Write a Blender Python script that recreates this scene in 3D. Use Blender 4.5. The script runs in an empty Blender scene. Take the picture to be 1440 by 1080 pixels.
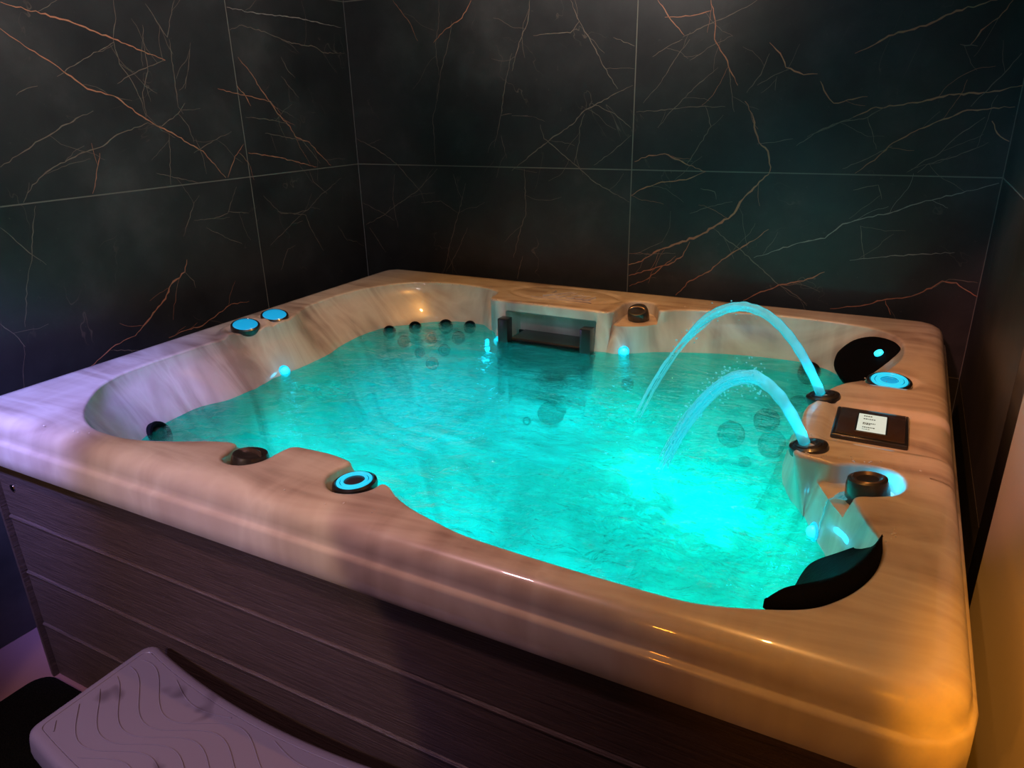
import bpy, bmesh, math, random
import numpy as np
from mathutils import Vector, Matrix
from mathutils.noise import noise as mnoise, turbulence_vector

random.seed(7)
C = bpy.context.scene.collection
PI = math.pi

# ------------------------------------------------------------------ helpers
def link(name, me, mat=None, parent=None, smooth=True, angle=35):
    o = bpy.data.objects.new(name, me); C.objects.link(o)
    if mat is not None:
        for m in (mat if isinstance(mat, (list, tuple)) else [mat]): me.materials.append(m)
    if parent is not None: o.parent = parent
    if smooth:
        me.shade_smooth()
        if angle is not None: me.set_sharp_from_angle(angle=math.radians(angle))
    return o

def from_bm(name, bm, mat=None, parent=None, smooth=True, angle=35, recalc=True):
    if recalc: bmesh.ops.recalc_face_normals(bm, faces=bm.faces)
    me = bpy.data.meshes.new(name); bm.to_mesh(me); bm.free()
    return link(name, me, mat, parent, smooth, angle)

def empty(name, loc=(0, 0, 0), label=None, cat=None, group=None):
    o = bpy.data.objects.new(name, None); C.objects.link(o); o.location = loc
    o.empty_display_size = .05
    if label: o['label'] = label
    if cat: o['category'] = cat
    if group: o['group'] = group
    return o

def tag(o, label=None, cat=None, group=None, kind=None):
    if label: o['label'] = label
    if cat: o['category'] = cat
    if group: o['group'] = group
    if kind: o['kind'] = kind
    return o

def add_box(bm, x0, x1, y0, y1, z0, z1, bev=0, seg=2, mi=0):
    r = bmesh.ops.create_cube(bm, size=1)
    vs = r['verts']
    for v in vs:
        v.co = Vector((x0 + (v.co.x + .5) * (x1 - x0), y0 + (v.co.y + .5) * (y1 - y0), z0 + (v.co.z + .5) * (z1 - z0)))
    fs = set(f for v in vs for f in v.link_faces)
    for f in fs: f.material_index = mi
    if bev > 0:
        es = list(set(e for v in vs for e in v.link_edges))
        bmesh.ops.bevel(bm, geom=es, offset=bev, segments=seg, profile=.5, affect='EDGES')
    return vs

def add_lathe(bm, prof, M=None, n=40, mi=0):
    """prof: list of (r, z); caps where r==0"""
    M = M or Matrix.Identity(4)
    rings = []
    for r, z in prof:
        if r < 1e-6: rings.append([bm.verts.new(M @ Vector((0, 0, z)))])
        else: rings.append([bm.verts.new(M @ Vector((r * math.cos(2 * PI * i / n), r * math.sin(2 * PI * i / n), z))) for i in range(n)])
    for a, b in zip(rings, rings[1:]):
        for i in range(n):
            j = (i + 1) % n
            if len(a) == 1 and len(b) == 1: continue
            if len(a) == 1: f = bm.faces.new((a[0], b[j], b[i]))
            elif len(b) == 1: f = bm.faces.new((a[i], a[j], b[0]))
            else: f = bm.faces.new((a[i], a[j], b[j], b[i]))
            f.material_index = mi
    return rings

def add_tube(bm, pts, rad, n=8, mi=0, cap=True):
    pts = [Vector(p) for p in pts]
    rings = []
    up = Vector((0, 0, 1))
    for i, p in enumerate(pts):
        t = (pts[min(i + 1, len(pts) - 1)] - pts[max(i - 1, 0)]).normalized()
        a = t.cross(up)
        if a.length < 1e-4: a = Vector((1, 0, 0))
        a.normalize(); b = t.cross(a)
        r = rad[i] if hasattr(rad, '__len__') else rad
        rings.append([bm.verts.new(p + (a * math.cos(2 * PI * k / n) + b * math.sin(2 * PI * k / n)) * r) for k in range(n)])
    for a, b in zip(rings, rings[1:]):
        for i in range(n):
            j = (i + 1) % n
            f = bm.faces.new((a[i], a[j], b[j], b[i])); f.material_index = mi
    if cap:
        bm.faces.new(rings[0]).material_index = mi; bm.faces.new(rings[-1]).material_index = mi

def frame(p, n, up=(0, 0, 1)):
    """matrix at p whose z axis is n"""
    n = Vector(n).normalized(); u = Vector(up)
    x = u.cross(n)
    if x.length < 1e-3: x = Vector((1, 0, 0)).cross(n)
    x.normalize(); y = n.cross(x)
    M = Matrix((x, y, n)).transposed().to_4x4(); M.translation = Vector(p)
    return M

# ------------------------------------------------------------------ materials
class NT:
    def __init__(s, name):
        s.m = bpy.data.materials.new(name); s.m.use_nodes = True
        s.t = s.m.node_tree; s.t.nodes.clear()
        s.out = s.t.nodes.new('ShaderNodeOutputMaterial')
    def n(s, kind, **kw):
        nd = s.t.nodes.new('ShaderNode' + kind)
        for k, v in kw.items():
            if k in nd.inputs: nd.inputs[k].default_value = v
            else: setattr(nd, k, v)
        return nd
    def l(s, a, b): s.t.links.new(a, b)

def col(c): return (c[0], c[1], c[2], 1)

def simple(name, c, rough=.5, metal=0, coat=0, spec=.5, emis=None, es=0, bump=0, bscale=200, trans=0, ior=1.45):
    T = NT(name); p = T.n('BsdfPrincipled')
    p.inputs['Base Color'].default_value = col(c); p.inputs['Roughness'].default_value = rough
    p.inputs['Metallic'].default_value = metal; p.inputs['Coat Weight'].default_value = coat
    p.inputs['Coat Roughness'].default_value = .06; p.inputs['IOR'].default_value = ior
    p.inputs['Specular IOR Level'].default_value = spec
    p.inputs['Transmission Weight'].default_value = trans
    if emis: p.inputs['Emission Color'].default_value = col(emis); p.inputs['Emission Strength'].default_value = es
    if bump:
        tc = T.n('TexCoord'); nz = T.n('TexNoise', Scale=bscale, Detail=3.0); T.l(tc.outputs['Object'], nz.inputs['Vector'])
        b = T.n('Bump', Strength=bump, Distance=.002); T.l(nz.outputs['Fac'], b.inputs['Height']); T.l(b.outputs[0], p.inputs['Normal'])
    T.l(p.outputs[0], T.out.inputs[0])
    return T.m

def ramp(T, pts):
    r = T.n('ValToRGB'); e = r.color_ramp.elements
    while len(e) < len(pts): e.new(.5)
    for el, (pos, c) in zip(e, pts): el.position = pos; el.color = col(c)
    return r

def mat_acrylic(wet=False):
    T = NT('submerged_acrylic' if wet else 'marbled_acrylic'); p = T.n('BsdfPrincipled', Roughness=.3)
    tc = T.n('TexCoord'); mp = T.n('Mapping'); mp.inputs['Scale'].default_value = (1.1, 5.0, 1.1); mp.inputs['Rotation'].default_value = (0, 0, math.radians(6))
    T.l(tc.outputs['Object'], mp.inputs['Vector'])
    nz = T.n('TexNoise', Scale=1.7, Detail=4.0, Roughness=.5, Distortion=1.1); T.l(mp.outputs[0], nz.inputs['Vector'])
    mp2 = T.n('Mapping'); mp2.inputs['Scale'].default_value = (5.0, 1.2, .5); T.l(tc.outputs['Object'], mp2.inputs['Vector'])
    nz2 = T.n('TexNoise', Scale=1.4, Detail=3.0, Distortion=1.4); T.l(mp2.outputs[0], nz2.inputs['Vector'])
    mx = T.n('Math', operation='ADD'); mu = T.n('Math', operation='MULTIPLY'); mu.inputs[1].default_value = .35
    T.l(nz2.outputs['Fac'], mu.inputs[0]); T.l(nz.outputs['Fac'], mx.inputs[0]); T.l(mu.outputs[0], mx.inputs[1])
    r = ramp(T, [(.47, (.30, .235, .205)), (.60, (.50, .43, .38)), (.72, (.63, .58, .52)), (.86, (.50, .43, .38))])
    T.l(mx.outputs[0], r.inputs[0]); T.l(r.outputs[0], p.inputs['Base Color'])
    p.inputs['Coat Weight'].default_value = 0 if wet else .6; p.inputs['Coat Roughness'].default_value = .03
    if wet: p.inputs['Specular IOR Level'].default_value = .02; p.inputs['Roughness'].default_value = .7
    nb = T.n('TexNoise', Scale=7.0, Detail=2.0); T.l(tc.outputs['Object'], nb.inputs['Vector'])
    b = T.n('Bump', Strength=.08, Distance=.01); T.l(nb.outputs['Fac'], b.inputs['Height']); T.l(b.outputs[0], p.inputs['Coat Normal'])
    T.l(p.outputs[0], T.out.inputs[0]); return T.m

def mat_tile():
    T = NT('dark_marble_tile'); p = T.n('BsdfPrincipled', Roughness=.42)
    tc = T.n('TexCoord')
    nz = T.n('TexNoise', Scale=2.5, Detail=8.0, Roughness=.62); T.l(tc.outputs['Object'], nz.inputs['Vector'])
    r = ramp(T, [(.32, (.016, .016, .017)), (.55, (.034, .033, .033)), (.72, (.066, .062, .060))]); T.l(nz.outputs['Fac'], r.inputs[0])
    # hairline veins: noise iso-lines, masked so that they come and go
    n2 = T.n('TexNoise', Scale=1.6, Detail=5.0, Roughness=.55, Distortion=.6); T.l(tc.outputs['Object'], n2.inputs['Vector'])
    a = T.n('Math', operation='SUBTRACT'); a.inputs[1].default_value = .5; T.l(n2.outputs['Fac'], a.inputs[0])
    ab = T.n('Math', operation='ABSOLUTE'); T.l(a.outputs[0], ab.inputs[0])
    lt = T.n('MapRange'); lt.inputs['From Min'].default_value = 0; lt.inputs['From Max'].default_value = .0022; lt.inputs['To Min'].default_value = 1; lt.inputs['To Max'].default_value = 0
    T.l(ab.outputs[0], lt.inputs[0])
    n3 = T.n('TexNoise', Scale=6.0, Detail=4.0); T.l(tc.outputs['Object'], n3.inputs['Vector'])
    mk = T.n('MapRange'); mk.inputs['From Min'].default_value = .5; mk.inputs['From Max'].default_value = .66; T.l(n3.outputs['Fac'], mk.inputs[0])
    m = T.n('Math', operation='MULTIPLY'); T.l(lt.outputs[0], m.inputs[0]); T.l(mk.outputs[0], m.inputs[1])
    m2 = T.n('Math', operation='MULTIPLY'); m2.inputs[1].default_value = .8; T.l(m.outputs[0], m2.inputs[0])
    # pale specks
    n4 = T.n('TexNoise', Scale=85.0, Detail=3.0); T.l(tc.outputs['Object'], n4.inputs['Vector'])
    sp = T.n('MapRange'); sp.inputs['From Min'].default_value = .70; sp.inputs['From Max'].default_value = .78; T.l(n4.outputs['Fac'], sp.inputs[0])
    s2 = T.n('Math', operation='MULTIPLY'); s2.inputs[1].default_value = .3; T.l(sp.outputs[0], s2.inputs[0])
    ad = T.n('Math', operation='ADD', use_clamp=True); T.l(m2.outputs[0], ad.inputs[0]); T.l(s2.outputs[0], ad.inputs[1])
    mix = T.n('Mix', data_type='RGBA'); mix.inputs[7].default_value = (.16, .12, .09, 1)
    T.l(ad.outputs[0], mix.inputs[0]); T.l(r.outputs[0], mix.inputs[6]); T.l(mix.outputs[2], p.inputs['Base Color'])
    b = T.n('Bump', Strength=.12, Distance=.003); T.l(nz.outputs['Fac'], b.inputs['Height']); T.l(b.outputs[0], p.inputs['Normal'])
    T.l(p.outputs[0], T.out.inputs[0]); return T.m

def mat_board():
    T = NT('woodgrain_board'); p = T.n('BsdfPrincipled', Roughness=.42)
    tc = T.n('TexCoord'); mp = T.n('Mapping'); mp.inputs['Scale'].default_value = (6, 6, 160); T.l(tc.outputs['Object'], mp.inputs['Vector'])
    nz = T.n('TexNoise', Scale=1.5, Detail=6.0, Roughness=.7, Distortion=.4); T.l(mp.outputs[0], nz.inputs['Vector'])
    r = ramp(T, [(.3, (.040, .027, .024)), (.7, (.10, .068, .060))]); T.l(nz.outputs['Fac'], r.inputs[0]); T.l(r.outputs[0], p.inputs['Base Color'])
    b = T.n('Bump', Strength=.8, Distance=.003); T.l(nz.outputs['Fac'], b.inputs['Height']); T.l(b.outputs[0], p.inputs['Normal'])
    T.l(p.outputs[0], T.out.inputs[0]); return T.m

ZW_ = -.132
def mat_water():
    T = NT('turbid_pool_water'); tc = T.n('TexCoord')
    mp = T.n('Mapping'); mp.inputs['Scale'].default_value = (1.0, 1.6, 1); T.l(tc.outputs['Object'], mp.inputs['Vector'])
    nz = T.n('TexNoise', Scale=16.0, Detail=5.0, Roughness=.62, Distortion=.9); T.l(mp.outputs[0], nz.inputs['Vector'])
    n2 = T.n('TexNoise', Scale=2.2, Detail=2.0); T.l(tc.outputs['Object'], n2.inputs['Vector'])
    mk = T.n('MapRange'); mk.inputs['From Min'].default_value = .35; mk.inputs['From Max'].default_value = .7
    mk.inputs['To Min'].default_value = .15; T.l(n2.outputs['Fac'], mk.inputs[0])
    hm = T.n('Math', operation='MULTIPLY'); T.l(nz.outputs['Fac'], hm.inputs[0]); T.l(mk.outputs[0], hm.inputs[1])
    b = T.n('Bump', Strength=1.0, Distance=.03); T.l(hm.outputs[0], b.inputs['Height'])
    tr = T.n('BsdfTransparent'); tr.inputs[0].default_value = (.10, .92, .90, 1)
    rf = T.n('BsdfRefraction', Roughness=.12, IOR=1.18); rf.inputs['Color'].default_value = (.12, .95, .93, 1); T.l(b.outputs[0], rf.inputs['Normal'])
    tl = T.n('BsdfTranslucent'); tl.inputs[0].default_value = (.06, .85, .85, 1); T.l(b.outputs[0], tl.inputs['Normal'])
    m0 = T.n('MixShader'); m0.inputs[0].default_value = .5; T.l(tr.outputs[0], m0.inputs[1]); T.l(rf.outputs[0], m0.inputs[2])
    # churned, bubble-filled water where the arcs and the jets break the surface
    fm = None
    for c, r in (((1.62, .56, ZW_), .36), ((1.30, .93, ZW_), .24), ((.50, .70, ZW_), .14)):
        vd = T.n('VectorMath', operation='DISTANCE'); vd.inputs[1].default_value = c; T.l(tc.outputs['Object'], vd.inputs[0])
        g = T.n('MapRange', interpolation_type='SMOOTHSTEP'); g.inputs['From Min'].default_value = r; g.inputs['From Max'].default_value = r * .25; T.l(vd.outputs['Value'], g.inputs[0])
        if fm is None: fm = g
        else:
            x = T.n('Math', operation='MAXIMUM'); T.l(fm.outputs[0], x.inputs[0]); T.l(g.outputs[0], x.inputs[1]); fm = x
    nf = T.n('TexNoise', Scale=11.0, Detail=7.0, Roughness=.68, Distortion=1.6); T.l(mp.outputs[0], nf.inputs['Vector'])
    nr = T.n('MapRange'); nr.inputs['From Min'].default_value = .42; nr.inputs['From Max'].default_value = .62; T.l(nf.outputs['Fac'], nr.inputs[0])
    fx = T.n('Math', operation='MULTIPLY'); T.l(nr.outputs[0], fx.inputs[0]); T.l(fm.outputs[0], fx.inputs[1])
    fa = T.n('Math', operation='MULTIPLY_ADD'); fa.inputs[1].default_value = .42; fa.inputs[2].default_value = .15; T.l(fx.outputs[0], fa.inputs[0])
    m1 = T.n('MixShader'); T.l(fa.outputs[0], m1.inputs[0]); T.l(m0.outputs[0], m1.inputs[1]); T.l(tl.outputs[0], m1.inputs[2])
    gl = T.n('BsdfGlossy', Roughness=.05); T.l(b.outputs[0], gl.inputs['Normal'])
    fr = T.n('Fresnel', IOR=1.33); T.l(b.outputs[0], fr.inputs['Normal'])
    m2 = T.n('MixShader'); T.l(fr.outputs[0], m2.inputs[0]); T.l(m1.outputs[0], m2.inputs[1]); T.l(gl.outputs[0], m2.inputs[2])
    T.l(m2.outputs[0], T.out.inputs[0]); return T.m

def mat_stream():
    T = NT('falling_water'); tc = T.n('TexCoord')
    nz = T.n('TexNoise', Scale=60.0, Detail=4.0, Distortion=.5); T.l(tc.outputs['Object'], nz.inputs['Vector'])
    b = T.n('Bump', Strength=.5, Distance=.004); T.l(nz.outputs['Fac'], b.inputs['Height'])
    tr = T.n('BsdfTransparent'); tr.inputs[0].default_value = (.75, .98, 1, 1)
    tl = T.n('BsdfTranslucent'); tl.inputs[0].default_value = (.7, .98, 1, 1); T.l(b.outputs[0], tl.inputs['Normal'])
    df = T.n('BsdfDiffuse'); df.inputs[0].default_value = (.6, .95, 1, 1); T.l(b.outputs[0], df.inputs['Normal'])
    ma = T.n('MixShader'); ma.inputs[0].default_value = .5; T.l(tl.outputs[0], ma.inputs[1]); T.l(df.outputs[0], ma.inputs[2])
    m1 = T.n('MixShader'); m1.inputs[0].default_value = .36; T.l(tr.outputs[0], m1.inputs[1]); T.l(ma.outputs[0], m1.inputs[2])
    gl = T.n('BsdfGlossy', Roughness=.06); T.l(b.outputs[0], gl.inputs['Normal'])
    fr = T.n('Fresnel', IOR=1.33); T.l(b.outputs[0], fr.inputs['Normal'])
    em = T.n('Emission'); em.inputs[0].default_value = (0, .78, .95, 1); em.inputs[1].default_value = .13     # glow put into the water in place of nozzle light carried along it
    m2 = T.n('MixShader'); T.l(fr.outputs[0], m2.inputs[0]); T.l(m1.outputs[0], m2.inputs[1]); T.l(gl.outputs[0], m2.inputs[2])
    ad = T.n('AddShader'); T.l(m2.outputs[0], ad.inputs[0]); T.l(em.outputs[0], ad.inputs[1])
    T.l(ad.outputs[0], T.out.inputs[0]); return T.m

def mat_step():
    T = NT('moulded_plastic'); p = T.n('BsdfPrincipled', Roughness=.36); tc = T.n('TexCoord')
    nz = T.n('TexNoise', Scale=9.0, Detail=2.0, Distortion=.3); T.l(tc.outputs['Object'], nz.inputs['Vector'])
    r = ramp(T, [(.64, (.175, .155, .205)), (.70, (.10, .085, .115))]); T.l(nz.outputs['Fac'], r.inputs[0]); T.l(r.outputs[0], p.inputs['Base Color'])
    n2 = T.n('TexNoise', Scale=3.0, Detail=2.0); T.l(tc.outputs['Object'], n2.inputs['Vector'])
    rr = T.n('MapRange'); rr.inputs['To Min'].default_value = .28; rr.inputs['To Max'].default_value = .5; T.l(n2.outputs['Fac'], rr.inputs[0]); T.l(rr.outputs[0], p.inputs['Roughness'])
    T.l(p.outputs[0], T.out.inputs[0]); return T.m

def mat_mat():
    T = NT('black_pile'); p = T.n('BsdfPrincipled', Roughness=.95); p.inputs['Specular IOR Level'].default_value = .1; tc = T.n('TexCoord')
    nz = T.n('TexNoise', Scale=240.0, Detail=2.0); T.l(tc.outputs['Object'], nz.inputs['Vector'])
    r = ramp(T, [(.4, (.001, .001, .0012)), (.75, (.006, .006, .007))]); T.l(nz.outputs['Fac'], r.inputs[0]); T.l(r.outputs[0], p.inputs['Base Color'])
    b = T.n('Bump', Strength=1, Distance=.006); T.l(nz.outputs['Fac'], b.inputs['Height']); T.l(b.outputs[0], p.inputs['Normal'])
    T.l(p.outputs[0], T.out.inputs[0]); return T.m

M = dict(
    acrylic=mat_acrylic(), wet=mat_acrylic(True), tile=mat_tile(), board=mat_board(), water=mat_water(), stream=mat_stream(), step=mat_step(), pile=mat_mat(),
    grout=simple('grout', (.21, .185, .15), .8), vein_o=simple('copper_vein', (.50, .20, .11), .45), vein_g=simple('grey_vein', (.21, .155, .115), .45),
    vein_w=simple('pale_vein', (.32, .27, .23), .45),
    black=simple('black_plastic', (.012, .012, .013), .3, coat=.5), dark=simple('dark_plastic', (.02, .017, .016), .35, coat=.6),
    rubber=simple('cushion_vinyl', (.004, .004, .005), .6, ior=1.08, bump=.4, bscale=120),
    jet=simple('jet_plastic', (.004, .005, .006), .8, spec=.1), chrome=simple('chrome', (.75, .75, .78), .12, metal=1),
    lens=simple('lit_blue_lens', (.02, .2, .3), .25, coat=1, emis=(.0, .42, .85), es=.75),
    led=simple('led_bulb', (.1, .6, .8), .3, emis=(.02, .75, 1), es=1.3),
    ring=simple('lit_ring', (.05, .4, .5), .3, emis=(.0, .62, .95), es=.85),
    uw=simple('underwater_lamp', (.1, .7, .6), .3, emis=(.0, 1, .75), es=3),
    screen=simple('lit_screen', (.35, .4, .38), .3, emis=(.60, .78, .70), es=.7), ink=simple('screen_text', (.05, .08, .07), .5),
    panel=simple('panel_face', (.045, .028, .016), .22, coat=1), bronze=simple('satin_bronze', (.14, .10, .08), .28, metal=.7, coat=.5),
    plaster=simple('smooth_plaster', (.62, .58, .54), .75, bump=.1, bscale=60), ceil=simple('ceiling_paint', (.10, .10, .10), .8),
    floor=simple('stone_floor', (.24, .13, .15), .4, bump=.2, bscale=12), plug=simple('disc_grille', (.03, .03, .05), .4),
)
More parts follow.
